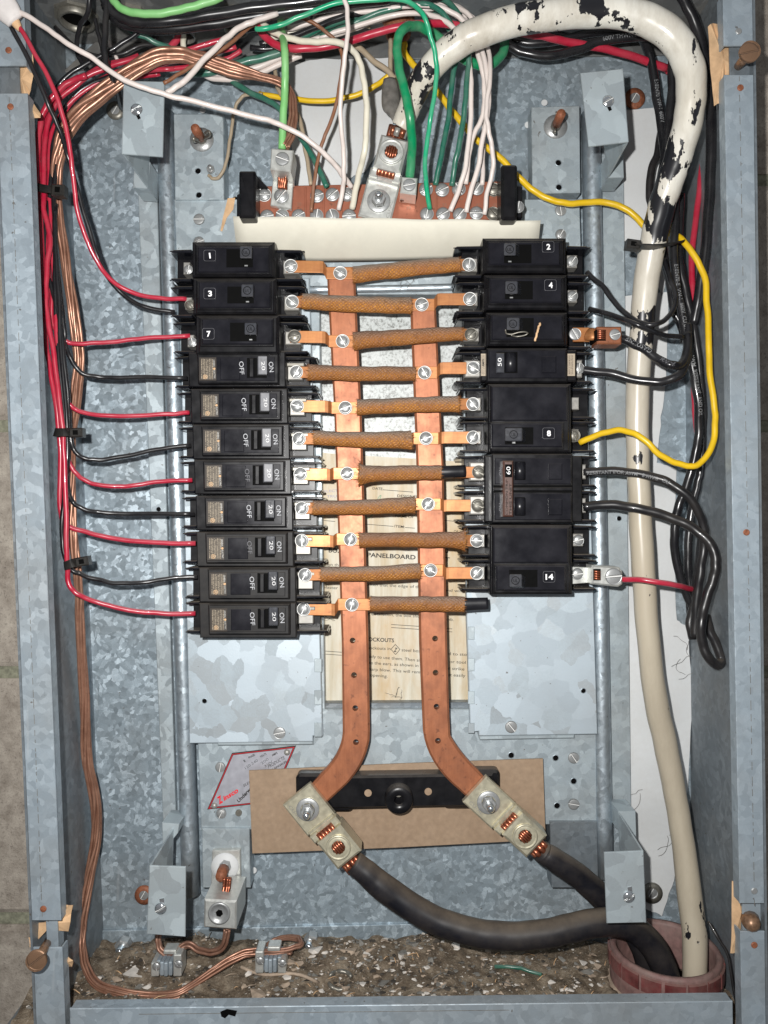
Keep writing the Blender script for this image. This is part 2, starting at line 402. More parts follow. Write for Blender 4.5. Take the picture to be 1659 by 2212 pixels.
M['red'] = wirem('red_insulation', (.44, .012, .04), .3, .12, (.62, .45, .45), .42)
M['blk'] = wirem('black_insulation', (.009, .009, .011), .26, .08, (.26, .25, .24), .34)
M['blkdusty'] = wirem('dusty_black_insulation', (.010, .010, .012), .34, .25, (.10, .085, .07), .85)
M['cable'] = plain('dusty_black_cable', (.009, .009, .013), .46, 0, .2, 60, 0, .25, (.135, .11, .085), .3, None, 1.0)
M['white'] = wirem('white_insulation', (.72, .64, .60), .35, .3, (.5, .42, .36))
M['cream'] = wirem('cream_insulation', (.72, .68, .56), .35, .3, (.5, .42, .33))
M['tan'] = wirem('tan_insulation', (.40, .32, .22), .45, .5, (.25, .2, .15))
M['teal'] = wirem('bright_green_insulation', (.0, .36, .17), .28)
M['green'] = wirem('green_insulation', (.0, .24, .09), .32)
M['dgreen'] = wirem('dark_green_insulation', (.012, .13, .085), .3)
M['lgreen'] = wirem('light_green_insulation', (.20, .52, .17), .38)
M['yellow'] = wirem('yellow_insulation', (.78, .50, .01), .35, .3, (.4, .27, .06))
M['brown'] = wirem('brown_insulation', (.22, .085, .035), .35)
M['tape'] = plain('grey_tape', (.17, .16, .145), .35, .1, .3, 200, .4)
M['whitetape'] = plain('white_tape', (.68, .64, .62), .6, 0, .12, 120, .3)
M['cream_card'] = plain('cream_card', (.67, .645, .55), .8, 0, .06, 50, .08, .25, (.5, .46, .37))
M['board'] = plain('brown_fibre_board', (.34, .24, .16), .62, 0, .12, 260, .12, .6, (.25, .165, .10))
M['drywall'] = plain('torn_tan_paper', (.60, .39, .22), .85, 0, .25, 90, .4)
M['wpaint'] = plain('white_paper_sheet', (.66, .675, .68), .6, 0, .12, 14, .05, .35, (.45, .43, .40))
M['crimson'] = plain('dusty_maroon_plastic', (.15, .035, .035), .42, 0, .4, 120, .3, .75, (.22, .14, .12), .4, None, .9)
M['maroonrim'] = plain('dusty_maroon_rim', (.20, .11, .10), .6, 0, .3, 200, .2, .6, (.27, .21, .18))
M['tie'] = plain('black_nylon', (.014, .014, .014), .35, 0, .2, 100, 0, .12)
M['tube'] = plain('black_shrink_tube', (.01, .01, .013), .3, 0, .2, 60, .2)
M['plaster'] = plain('plaster_chip', (.68, .63, .57), .9, 0, .15, 200, .4)
M['tanchip'] = plain('tan_chip', (.42, .33, .25), .9, 0, .25, 200, .4)
M['greychip'] = plain('grey_chip', (.20, .19, .17), .9, 0, .3, 200, .4)
M['darkchip'] = plain('dark_chip', (.06, .05, .04), .9, 0, .3, 200, .4)
M['silver'] = plain('brushed_nameplate', (.50, .50, .55), .38, .45, .06, 200)
M['maroonink'] = plain('dark_red_border', (.13, .012, .02), .4, 0, .1)
M['brownplast'] = plain('brown_tie_bar', (.075, .032, .024), .42, 0, .3, 300, .2, .2, upd=.6)
def dirt():
    t = NT('dirt_and_dust'); v = t.mapping(); n = t.noise(v, 70, 8, .72); n2 = t.noise(v, 600, 4, .7)
    c = t.ramp(n.outputs[0], [(.3, (.06, .045, .032)), (.5, (.18, .14, .10)), (.66, (.34, .28, .21))])
    c = t.mix(t.ramp(n2.outputs[0], [(.58, 0.0), (.68, .7)]), c, (.5, .45, .38)); t.bump(n2.outputs[0], .8, .002); return t.set(c, .95, 0, .15)
M['dirt'] = dirt()
def paper():
    t = NT('water_stained_paper'); v = t.mapping((60, 1, 5), (0, .12, 0)); n = t.noise(v, 1.4, 5, .6); n2 = t.noise(t.mapping((9, 1, 3), (0, .15, 0)), 3.5, 5, .7)
    c = t.ramp(n.outputs[0], [(.3, (.42, .33, .19)), (.48, (.60, .56, .45)), (.68, (.72, .70, .61))])
    c = t.mix(t.ramp(n2.outputs[0], [(.44, .0), (.7, .75)]), c, (.52, .34, .14)); return t.set(c, .55, 0, .4)
M['paper'] = paper()
def braid():
    t = NT('braided_varnished_sleeving'); uvv = t.tc.outputs['UV']
    sp = t.node('ShaderNodeSeparateXYZ'); t.l.new(uvv, sp.inputs[0])
    a = t.math('MULTIPLY', sp.outputs[0], 2200.0); b = t.math('MULTIPLY', sp.outputs[1], 2*math.pi*13)
    wob = t.math('MULTIPLY', t.noise(t.mapping(), 160, 3).outputs[0], 9.0); a = t.math('ADD', a, wob); w1 = t.math('SINE', t.math('ADD', a, b)); w2 = t.math('SINE', t.math('SUBTRACT', t.math('ADD', a, wob), b))
    h = t.math('MULTIPLY', t.math('ADD', w1, 1.0), t.math('ADD', w2, 1.0))
    v = t.mapping(); n = t.noise(v, 45, 5, .7); n2 = t.noise(v, 900, 2)
    c = t.ramp(t.math('MULTIPLY', h, .25), [(0, (.26, .10, .018)), (.4, (.46, .19, .03)), (1, (.60, .27, .05))])
    c = t.mix(t.ramp(n.outputs[0], [(.38, 0.0), (.7, .65)]), c, (.26, .09, .03))
    c = t.mix(t.math('MULTIPLY', t.up(-.15, .6), t.ramp(n.outputs[0], [(.2, .65), (.55, 1.0)])), c, (.21, .18, .15))
    oi = t.node('ShaderNodeObjectInfo'); c = t.mix(t.math('MULTIPLY', oi.outputs['Random'], .55), c, (.20, .07, .02)); nb_ = t.noise(t.mapping(), 260, 4, .8); c = t.mix(t.ramp(nb_.outputs[0], [(.5, 0.0), (.68, .55)]), c, (.10, .04, .015))
    t.bump(t.math('ADD', t.math('MULTIPLY', h, .4), t.math('MULTIPLY', n2.outputs[0], 2.5)), .6, .0005); return t.set(c, .5, 0, .4)
M['braid'] = braid()
M['fray'] = plain('frayed_sleeving', (.30, .125, .035), .6, 0, .4, 500)
def finep(name, bgc, ink, lines=11):
    t = NT(name); sp = t.node('ShaderNodeSeparateXYZ'); t.l.new(t.tc.outputs['UV'], sp.inputs[0])
    u = t.math('MULTIPLY', sp.outputs[0], float(lines)); fr = t.math('FRACT', u)
    row = t.math('MULTIPLY', t.math('GREATER_THAN', fr, .3), t.math('LESS_THAN', fr, .8))
    cv = t.node('ShaderNodeCombineXYZ'); t.l.new(t.math('MULTIPLY', t.math('FLOOR', u), 7.3), cv.inputs[0]); t.l.new(t.math('MULTIPLY', sp.outputs[1], 70.0), cv.inputs[1])
    n = t.noise(cv.outputs[0], 1.0, 2); on = t.math('GREATER_THAN', n.outputs[0], .47)
    inx = t.math('MULTIPLY', t.math('GREATER_THAN', sp.outputs[0], .09), t.math('LESS_THAN', sp.outputs[0], .80))
    iny = t.math('MULTIPLY', t.math('GREATER_THAN', sp.outputs[1], .06), t.math('LESS_THAN', sp.outputs[1], .94))
    f = t.math('MULTIPLY', t.math('MULTIPLY', row, on), t.math('MULTIPLY', inx, iny))
    c = t.mix(f, bgc, ink); return t.set(c, .45, 0, .4)
M['fineprint'] = finep('breaker_label_fine_print', (.030, .022, .016), (.36, .30, .22))
M['fineprint2'] = finep('tan_label_fine_print', (.42, .35, .26), (.12, .09, .07), 5)
def chipped():
    t = NT('chipped_white_cable_paint'); v = t.mapping((1, 1, .45)); n = t.noise(v, 75, 5, .6); n2 = t.noise(t.mapping(), 14, 4, .6)
    at = t.node('ShaderNodeAttribute'); at.attribute_name = 'wear'
    chip = t.ramp(t.math('ADD', n.outputs[0], at.outputs['Fac']), [(.655, 0.0), (.665, 1.0)])
    sp = t.node('ShaderNodeSeparateXYZ'); t.l.new(t.tc.outputs['Object'], sp.inputs[0])
    base = t.mix(t.ramp(n2.outputs[0], [(.35, 0.0), (.7, .7)]), (.86, .85, .79), (.70, .66, .56))
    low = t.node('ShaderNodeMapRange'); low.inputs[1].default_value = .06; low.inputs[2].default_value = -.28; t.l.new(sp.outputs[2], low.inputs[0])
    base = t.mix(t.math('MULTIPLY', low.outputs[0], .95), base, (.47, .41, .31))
    gr = t.noise(t.mapping((1, 1, .3)), 26, 6, .7); base = t.mix(t.ramp(gr.outputs[0], [(.44, 0.0), (.66, .6)]), base, (.34, .29, .22))
    c = t.mix(chip, base, (.012, .012, .015)); t.bump(t.math('SUBTRACT', 1.0, chip), .5, .0006)
    return t.set(c, .30, 0, .5, .2)
M['chipped'] = chipped()

# ------------------------------------------------------------------ shared small parts
def screw_mesh(name, mat, h=.42, w=.135, ring=False, n=14):
    """unit radius slotted head, axis along -Y, slot along X"""
    mb = MB()
    for sgn in (1, -1):
        vs = []; fs = []; R = 6
        for i in range(R+1):
            r = i/R
            for k in range(n+1):
                t = math.pi*k/n; x = r*math.cos(t); z = max(r*math.sin(t), w)
                if x*x+z*z > 1: x = math.copysign(math.sqrt(max(1-z*z, 0)), x)
                q = min(x*x+z*z, 1); vs.append((x, -(.12+h*(1-q)**.6), z*sgn))
        for i in range(R):
            for k in range(n):
                f = (i*(n+1)+k, i*(n+1)+k+1, (i+1)*(n+1)+k+1, (i+1)*(n+1)+k); fs.append(f if sgn > 0 else f[::-1])
        o = R*(n+1)
        b = len(vs); vs += [(vs[o+k][0], 0, vs[o+k][2]) for k in range(n+1)]
        for k in range(n): fs.append((o+k, o+k+1, b+k+1, b+k))
        mb.add(vs, fs, True)
        # slot wall
        xs = [-1+2*j/12 for j in range(13)]; wv = []
        for x in xs:
            q = min(x*x+w*w, 1); wv += [(x*.995, -(.12+h*(1-q)**.6), w*sgn), (x*.995, -.10, w*sgn)]
        mb.add(wv, [(2*j, 2*j+1, 2*j+3, 2*j+2) for j in range(12)])
    mb.cur = 1; mb.add([(-.97, -.20, -w*.62), (.97, -.20, -w*.62), (.97, -.20, w*.62), (-.97, -.20, w*.62)], [(0, 1, 2, 3)])
    mb.cur = 2; mb.add([(-.99, -.16, -w), (.99, -.16, -w), (.99, -.16, w), (-.99, -.16, w)], [(0, 1, 2, 3)])
    if ring:
        lathe(mb, (0, 0, 0), [(1.10, .06), (.9, .065)], 28, cap=False)
        mb.cur = 1; lathe(mb, (0, 0, 0), [(1.20, 0), (1.21, .14), (1.14, .2), (1.08, .1)], 28, cap=False)
    me = bpy.data.meshes.new(name); me.from_pydata([tuple(v) for v in mb.v], [], mb.f); [me.materials.append(m) for m in (mat, M['slotmetal'] if mat is not M['brass'] and mat is not M['screwdull'] else mat, M['gap'])]
    me.polygons.foreach_set('material_index', mb.m); me.polygons.foreach_set('use_smooth', mb.sm); me.update(); return me
SM = {'s': screw_mesh('screw', M['screw'], ring=False), 'r': screw_mesh('screw', M['screw'], ring=True), 'd': screw_mesh('screw', M['screwdull'], ring=True),
      'c': screw_mesh('screw', M['chrome']), 'f': screw_mesh('screw', M['screw'], h=.12), 'b': screw_mesh('screw', M['brass'], h=.1, w=.08)}
def screw(x, y, d, r, parent, kind='s', ang=None, name='screw', label=None):
    o = link(name, SM[kind], parent); k = r*px(d)
    o.location = W(x, y, d)-rootloc(parent); a = random.uniform(0, math.pi) if ang is None else math.radians(ang)
    o.rotation_euler = (0, -a, 0); o.scale = (k, k, k)
    if label: o['label'] = label
    return o
def disc(name, x, y, d, r, h, mat, parent, n=24, ch=.0003, rot=0.0):
    mb = MB(); cyl(mb, W(x, y, d), r*px(d), h, n, ch=ch, rot=rot); return mb.build(name, mat, parent)
def holes(parent, pts, d, r=5, name='screw_hole'):
    for x, y in pts:
        mb = MB(); c = W(x, y, d); k = r*px(d)
        lathe(mb, c, [(k*1.22, 0), (k*1.15, .0003), (k, .0003)], 18, cap=False); mb.cur = 1
        cyl(mb, c, k, .0001, 18); mb.build(name, [M['rail'], M['slot']], parent)  # flat black disc painted as the hole's dark inside

# ================================================================== the wall behind and the steel box
DB = 0.115
wall = None
mb = MB(); mb.box(-.9, .9, .006, .03, -.9, .9); wall = mb.build('wall', M['mortar']); wall['kind'] = 'structure'
def block(cx, z0, w):
    mb = MB(); b = .004; x0, x1, z1 = cx-w/2, cx+w/2, z0+.190; y0, y1 = .0025, .02
    P = [(x0, z0), (x1, z0), (x1, z1), (x0, z1)]; I = [(x0+b, z0+b), (x1-b, z0+b), (x1-b, z1-b), (x0+b, z1-b)]
    vs = [(x, y1, z) for x, z in P]+[(x, y0+b*.6, z) for x, z in P]+[(x, y0, z) for x, z in I]
    mb.add(vs, [(i+4*k, (i+1) % 4+4*k, (i+1) % 4+4*k+4, i+4*k+4) for k in (0, 1) for i in range(4)]+[(8, 9, 10, 11)])
    mb.build('concrete_block', M['concrete'], wall)
zj = -(1455-CY)*px(0)
for k in range(-2, 4):
    for cx in (-.42, -.02, .38):
        block(cx+(.0 if k % 2 else -.1), zj+k*.2+.005, .39)
ZF, ZC = -.356, .377          # box floor and ceiling
box = thing('steel_box', 'open galvanized steel electrical box that holds the whole breaker assembly', 'electrical box', (0, -.02, ZF))
LO = lambda y: -17+.0430*y
RO = lambda y: 1626+.0131*y
LI = lambda y: 51+.0405*y
RI = lambda y: 1562+.0185*y
mb = MB(); mb.box(-.262, .262, .0, .0012, ZF-.002, ZC+.002); mb.build('back_panel', M['back'], box)
def yz(z, d): return CY-z/px(d)
y0, y1 = yz(ZC, DB)-5, yz(ZF, DB)+5
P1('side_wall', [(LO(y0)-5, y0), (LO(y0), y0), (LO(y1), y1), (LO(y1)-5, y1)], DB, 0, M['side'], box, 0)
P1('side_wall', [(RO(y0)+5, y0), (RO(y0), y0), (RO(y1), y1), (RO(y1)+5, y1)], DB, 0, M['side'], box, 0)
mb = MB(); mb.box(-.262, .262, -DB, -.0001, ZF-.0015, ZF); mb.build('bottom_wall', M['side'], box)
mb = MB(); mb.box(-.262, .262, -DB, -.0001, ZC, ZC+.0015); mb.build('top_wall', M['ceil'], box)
def vstrip(name, fo, fi, ya, yb, d, mat, parent, lip=True):
    mb = MB(); prism(mb, [(fo(ya), ya), (fi(ya), ya), (fi(yb), yb), (fo(yb), yb)], d+.0015, d, .0004)
    s = 1 if fi(ya) > fo(ya) else -1
    prism(mb, [(fi(ya)-s*4, ya+1), (fi(ya)-s*.3, ya+1), (fi(yb)-s*.3, yb-1), (fi(yb)-s*4, yb-1)], d-.0001, d-.009, 0)
    return mb.build(name, mat, parent)
for ya, yb in ((y0, 141), (201, 1989), (2047, y1)): vstrip('front_flange', LO, LI, ya, yb, DB, M['flange'], box)
for ya, yb in ((y0, 98), (161, 1952), (2012, y1)): vstrip('front_flange', RO, RI, ya, yb, DB, M['flange'], box)
vstrip('flange_bridge', lambda y: LO(y), lambda y: LI(y)-16, 135, 205, DB-.007, M['side'], box)
vstrip('flange_bridge', lambda y: LO(y)+30, lambda y: LI(y)-8, 1985, 2052, DB-.007, M['flange'], box)
vstrip('flange_bridge', lambda y: RO(y), lambda y: RI(y)+12, 92, 166, DB-.007, M['side'], box)
vstrip('flange_bridge', lambda y: RO(y), lambda y: RI(y)+6, 1946, 2018, DB-.007, M['flange'], box)
mb = MB(); prism(mb, [(150, 2179), (1583, 2163), (1585, 2300), (153, 2300)], DB+.0012, DB-.0004, .0004)
prism(mb, [(152, 2180.5), (1582, 2164.5), (1582, 2168), (152, 2184)], DB-.0005, DB-.010, 0); mb.build('bottom_lip', M['flange'], box)
for (x0, x1, n) in ((.02, .98, 0),):   # scribed fold line along the flanges
    for f, a, b in ((lambda y: LI(y)-40, 210, 1985), (lambda y: RI(y)+32, 165, 1950)):
        mb = MB(); yy = a
        while yy < b:
            L = random.uniform(6, 22); prism(mb, [(f(yy)-.5, yy), (f(yy)+.5, yy), (f(yy+L)+.5, yy+L), (f(yy+L)-.5, yy+L)], DB+.0017, DB+.0014, 0); yy += L+random.uniform(3, 16)
        mb.build('fold_mark', M['tape'], box)
mb = MB(); prism(mb, [(300, 2190.6), (1100, 2181.6), (1100, 2182.6), (300, 2191.6)], DB+.0014, DB+.0011, 0)
mb.build('fold_mark', M['tape'], box)
mb = MB(); prism(mb, [(476, 2186), (490, 2180), (512, 2184), (508, 2196), (494, 2192), (486, 2200), (478, 2196)], DB+.0015, DB+.0011, 0); mb.build('black_mark', M['slot'], box)
for x, y, m in ((19, 109, 'rust'), (23, 231, 'rust'), (94, 1963, 'rust'), (1595, 68, 'screw'), (1599, 190, 'rust'), (1629, 1924, 'screw'), (1629, 2041, 'rust'), (1612, 1150, 'rust')):
    disc('rivet', x, y, DB+.0014, 7, .0009, M[m], box, 16, .0004)
# folded end sheets overlapping the back panel, top and bottom
P1('end_sheet', [(212, 2011), (1450, 1985), (1450, 2075), (206, 2075)], .0022, .0002, M['back'], box, .0005)
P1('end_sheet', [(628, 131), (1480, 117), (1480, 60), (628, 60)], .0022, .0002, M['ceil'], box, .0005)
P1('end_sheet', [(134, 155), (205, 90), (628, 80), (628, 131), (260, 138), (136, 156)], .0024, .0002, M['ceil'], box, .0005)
# small things fixed to the top wall: conduit connectors, locknuts
def ring_fit(label, x, y, d, r, h, mat, cat='conduit fitting', hollow=True):
    c = W(x, y, d); c.z = ZC; k = r*px(d)
    t = thing('conduit_connector', label, cat, c)
    mb = MB(); n = 8
    lathe(mb, c, [(k*1.25, 0), (k*1.25, h*.35), (k*1.02, h*.36)], 8, (0, 0, -1), False, cap=False); mb.build('locknut', M[mat], t)
    mb = MB(); lathe(mb, c, [(k, 0), (k, h*.9), (k*.93, h), (k*.8, h), (k*.78, h*.1)], 28, (0, 0, -1), True, cap=False)
    mb.cur = 1; lathe(mb, c+Vector((0, 0, -h*.25)), [(k*.8, 0), (.0001, .0001)], 24, (0, 0, -1), cap=False); mb.build('collar', [M[mat], M['slot']], t)
ring_fit('grey conduit connector in the box ceiling with red and cream wires coming out', 397, 60, .035, 26, .017, 'tape')
ring_fit('rust brown bushing in the box ceiling behind the big green wire loop', 860, 60, .035, 28, .016, 'rust')
ring_fit('dark conduit connector in the box ceiling left of the brown bushing', 510, 55, .035, 28, .012, 'screwdull')
ring_fit('yellowed empty locknut in the box ceiling by the two upright black wires', 285, 50, .035, 32, .008, 'screwdull')
ring_fit('tarnished locknut in the box ceiling near the left upper corner', 165, 55, .035, 38, .006, 'screwdull')
ring_fit('corroded steel locknut in the box ceiling above the white paper', 705, 50, .03, 28, .009, 'screwdull')
# tan paper torn from the wall, at the four cover screw gaps
def scrap(label, polys, d=.106):
    t = thing('paper_scrap', label, 'torn paper', W(polys[0][0][0], polys[0][0][1], d), 'torn wall paper scraps')
    for pl in polys:
        mb = MB(); n = len(pl); c = (sum(p[0] for p in pl)/n, sum(p[1] for p in pl)/n); R = []
        for i, p in enumerate(pl):
            q = pl[(i+1) % n]
            for k in range(3):
                f = k/3; R.append((p[0]*(1-f)+q[0]*f+random.uniform(-1.2, 1.2), p[1]*(1-f)+q[1]*f+random.uniform(-1.2, 1.2)))
        vs = [W(c[0], c[1], d+.002)]+[W(a, b, d+random.uniform(-.0015, .0015)) for a, b in R]
        m = len(R); mb.add(vs, [(0, 1+i, 1+(i+1) % m)[::-1] for i in range(m)]); o = mb.build('torn_sheet', M['drywall'], t)
        md = o.modifiers.new('s', 'SOLIDIFY'); md.thickness = .0006
scrap('tan torn paper behind the upper left gap in the box edge', [[(-3, 147), (62, 143), (68, 104), (76, 150), (66, 196), (60, 210), (40, 204), (-3, 204)], [(58, 203), (88, 245), (87, 254), (59, 258)]])
scrap('tan torn paper behind the brown cover screw at upper right', [[(1530, 56), (1540, 50), (1561, 54), (1562, 99), (1612, 104), (1618, 158), (1570, 163), (1566, 216), (1544, 229), (1534, 150)]])
scrap('tan torn paper above the rusty cover screw at lower left', [[(79, 1994), (128, 1988), (129, 1953), (158, 1955), (147, 2012), (118, 2008), (84, 2012), (82, 2030)], [(136, 2057), (158, 2077), (156, 2088), (137, 2090)], [(61, 2024), (85, 2034), (84, 2052), (64, 2046)]])
scrap('tan torn paper behind the broken gap at lower right', [[(1582, 1904), (1593, 1903), (1598, 1956), (1631, 1958), (1630, 1970), (1601, 1972), (1597, 2056), (1579, 2060)], [(1640, 1955), (1657, 1958), (1654, 2010), (1630, 2022), (1640, 1990)]])
def coverscrew(label, sx, sy, hx, hy, r, mat, hd=.137):
    t = thing('cover_screw', label, 'screw', W(sx, sy, .105), 'big cover screws')
    C = [(W(sx, sy, .100), .0028), (W(hx, hy, hd), .0028)]; mb = MB(); sweep(mb, C, 14); mb.build('shank', M[mat], t)
    o = screw(hx, hy, hd, r, t, 'b', random.uniform(10, 40), 'screw_head')
    mb = MB(); cyl(mb, W(hx, hy, hd-.0025), r*px(hd), .0027, 26); mb.build('head_rim', M[mat], t)
coverscrew('brown slotted cover screw sticking out at the upper right edge', 1588, 152, 1617, 115, 22, 'brass')
coverscrew('rusty slotted cover screw sticking out at the lower left edge', 108, 2028, 81, 2072, 22, 'brass')
t = thing('cover_screw', 'broken off cover screw stub at the lower right edge', 'screw', W(1624, 1995, .11), 'big cover screws')
mb = MB(); sweep(mb, [(W(1620, 1985, .108), .006), (W(1623, 1994, .116), .0055), (W(1624, 1998, .120), .003)], 12); mb.build('stub', M['brass'], t)
# sheets of white paper and printed paper on the back
for label, pl in (('white paper sheet on the back panel behind the white and brown wires', [(625, 135), (700, 128), (850, 124), (872, 200), (838, 300), (806, 345), (786, 372), (760, 382), (735, 404), (640, 405), (630, 300)]),
                  ('upper white paper sheet on the back panel beside the right rail', [(1300, 262), (1340, 240), (1425, 232), (1448, 330), (1450, 560), (1430, 640), (1402, 575), (1366, 540), (1338, 505), (1300, 500)]),
                  ('long white paper sheet behind the lower run of the thick white cable', [(1345, 640), (1446, 630), (1440, 800), (1428, 900), (1420, 1000), (1460, 1012), (1455, 1200), (1462, 1340), (1485, 1352), (1498, 1500), (1486, 1700), (1456, 1900), (1430, 1978), (1395, 1965), (1350, 1750)])):
    R = []
    for i, p in enumerate(pl):
        q = pl[(i+1) % len(pl)]
        for k in range(5): R.append((p[0]+(q[0]-p[0])*k/5+random.uniform(-1.6, 1.6), p[1]+(q[1]-p[1])*k/5+random.uniform(-1.6, 1.6)))
    tag(P1('paper_sheet', R, .0032, .0025, M['wpaint'], None, 0), label, 'paper')
P1('lit_speckled_patch', [(650, 600), (1040, 600), (1045, 1050), (660, 1050)], .0018, .0002, M['speckle'], box, 0)
pp = thing('instruction_sheet', 'water stained printed instruction sheet seen between the copper bars', 'printed sheet', W(850, 1300, .003))
P1('sheet', [(676, 976), (740, 982), (796, 985), (900, 991), (988, 997), (1040, 1000), (1040, 1517), (900, 1519), (676, 1521)], .0035, .0025, M['paper'], pp, 0)
dT = .0038
def T_(s, a, b, c, e, h=5.6, bold=.0):
    m = MB(); textpx(m, s, a, b, c, e, dT, h, bold); m.build('printed_line', M['ink'], pp)
T_('DATE', 804.5, 1057, 826, 1059, 5.6, .01); T_('DESIGNER', 858, 1073.5, 905, 1076, 5.6, .01); T_('NAME OF', 854, 1117, 893.5, 1119.5, 5.6, .01); T_('ITEM:', 852, 1139, 874, 1141, 5.6, .01)
T_('BOX', 710, 1193, 740, 1194.5, 9.5, .02); T_('WIRING', 928, 1192.5, 968, 1194.5, 9.5, .02); T_('PANELBOARD', 793, 1203, 897.5, 1208.5, 9.5, .022); T_('CABINET', 905, 1208, 971, 1213.5, 9.5, .022)
T_('used on the', 683, 1221, 737, 1223.5, 6.4); T_('plaster', 698, 1271, 730, 1273, 6.4)
T_('taken that the edge of the', 790.6, 1265, 912, 1271, 6.6); T_('ground will', 943, 1277, 997, 1279.5, 6.6)
T_('of installation, the box should', 790, 1328, 920, 1335, 6.6); T_('plumb.', 950, 1340, 980, 1341.5, 6.6)
T_('KNOCKOUTS', 779, 1384, 851, 1387.5, 8.4, .02)
T_('knockouts in', 788, 1402, 843.5, 1404.5, 6.8); T_('steel boxes', 867.5, 1407, 919, 1410, 6.8); T_('d to sto', 968.6, 1415, 1008, 1417, 6.8)
T_('ready to use them. Then sim', 788, 1420, 914, 1430, 6.8); T_('nail or tool', 950, 1431, 1006, 1434, 6.8)
T_('rate the ears, as shown in', 788, 1434, 903.6, 1441, 6.8); T_('and strike', 956, 1446, 1003, 1448.5, 6.8)
T_('sharp blow. This will remove', 792, 1448, 924, 1456, 6.8); T_('out easily', 960, 1460, 1005, 1462.5, 6.8); T_('opening.', 799.6, 1461, 837, 1464, 6.8)
T_('OF THE', 980, 1150, 1006, 1152, 5, .01)
def ln(x0, y0, x1, y1, w=.55):
    L = math.hypot(x1-x0, y1-y0); nx, ny = -(y1-y0)/L*w, (x1-x0)/L*w
    m = MB(); m.add([W(x0+nx, y0+ny, dT), W(x1+nx, y1+ny, dT), W(x1-nx, y1-ny, dT), W(x0-nx, y0-ny, dT)], [(0, 1, 2, 3)]); m.build('ruled_line', M['ink'], pp)
for a in ((827, 1058, 892, 1063), (786, 1132, 850, 1137), (875, 1139.5, 896, 1141), (695, 1124, 724, 1126.5), (958, 1124, 994, 1127), (688, 1042, 699, 1043),
          (845, 1349, 905, 1353), (845, 1355.5, 905, 1359.5), (955, 1357, 977, 1358.5), (955, 1363.5, 977, 1365), (690, 1405.5, 738, 1409), (690, 1412, 738, 1415.5),
          (854, 1392, 864, 1403), (864, 1403, 854.5, 1414), (854.5, 1414, 844.5, 1402.5), (844.5, 1402.5, 854, 1392)): ln(*a)
mb = MB(); textpx(mb, 'Z', 850.5, 1407.5, 857.5, 1408.5, dT, 9, .03, .3); mb.build('emblem_letter', M['ink'], pp)
mb = MB(); textpx(mb, 'ELECTRIC', 700, 1064, 748, 1061, dT, 5.5, .01); textpx(mb, 'TRUST', 706, 1075, 740, 1074, dT, 5.5, .01); mb.build('faded_stamp', M['blueink'], pp)
C_ = path([(812, 1092, dT), (818, 1074, dT), (823, 1070, dT), (818, 1084, dT), (808, 1108, dT), (794, 1120, dT), (790, 1112, dT), (800, 1100, dT)], .5); mb = MB(); sweep(mb, C_, 4); mb.build('pencil_scribble', M['teal'], pp)

# ================================================================== mounting pan with its rails and plates
pan = thing('mounting_pan', 'galvanized inner pan with two rounded rails that carries the breakers', 'mounting pan', W(830, 1000, .006))
P1('flange_strip', [(296, 372), (338, 372), (381, 1800), (353, 1800)], .007, .0015, M['pan'], pan)
P1('flange_strip', [(1300, 320), (1347, 320), (1364, 1770), (1322, 1770)], .007, .0045, M['pan'], pan)
def rail(x0, y0, x1, y1, r):
    mb = MB(); sweep(mb, catm([(x0, y0, .012), ((x0+x1)/2, (y0+y1)/2, .012), (x1, y1, .012)], r), 20, flat=1.15); mb.build('rail', M['rail'], pan)
def catm(p, r): return path(p, r, 8)
rail(357, 245, 413, 1930, 19); rail(1276, 245, 1304, 1890, 20)
mb = MB()
prism(mb, [(376, 430), (1252, 430), (1258, 636), (384, 636)], .017, .003, .0006)
prism(mb, [(384, 636), (690, 636), (702, 1532), (424, 1532)], .0168, .003, .0006)
prism(mb, [(1006, 636), (1258, 636), (1288, 1532), (1016, 1532)], .0168, .003, .0006)
prism(mb, [(424, 1532), (1288, 1532), (1290, 1780), (434, 1795)], .017, .003, .0008)
mb.build('pan_sheet', M['pan'], pan)
P1('foot_plate', [(375, 246), (482, 246), (484, 431), (378, 431)], .0195, .003, M['pan'], pan)
P1('foot_plate', [(1148, 231), (1252, 228), (1254, 416), (1150, 418)], .0195, .003, M['pan'], pan)
P1('foot_plate', [(436, 1790), (539, 1790), (541, 1918), (438, 1918)], .0195, .003, M['pan'], pan)
P1('foot_plate', [(1188, 1775), (1290, 1775), (1293, 1918), (1192, 1918)], .0195, .003, M['side'], pan)
mb = MB(); sweep(mb, path([(655, 626, .019), (830, 624, .019), (1000, 620, .019)], 8), 14); mb.build('rolled_edge', M['rail'], pan)
P1('pan_step', [(698, 1519), (1016, 1517), (1018, 1536), (700, 1538)], .012, .003, M['side'], pan)
for nm, pl, lip, tabs in (('cover_plate', [(387, 600), (668, 600), (690, 1340), (697, 1590), (676, 1590), (676, 1602), (409, 1606)], [(468, 1602), (676, 1600), (676, 1609), (470, 1611)], [(679, y, 695, y+h) for y, h in ((1423, 29), (1491, 31), (1561, 31))]),
                          ('cover_plate', [(998, 600), (1262, 600), (1291, 1586), (1034, 1590), (1034, 1580), (1016, 1582), (1008, 1340)], [(1034, 1589), (1241, 1587), (1241, 1595), (1036, 1599)], [(1011, y, 1025, y+h) for y, h in ((1354, 28), (1422, 28), (1493, 28), (1562, 22))])):
    o = P1(nm, pl, .0245, .0172, M['plate'], pan, .0006); P1('folded_lip', lip, .0225, .0171, M['bracket'], o, .0008)
    for tb in tabs:
        P1('edge_tab', rect(*tb), .0252, .0244, M['bracket'], o, .0003)
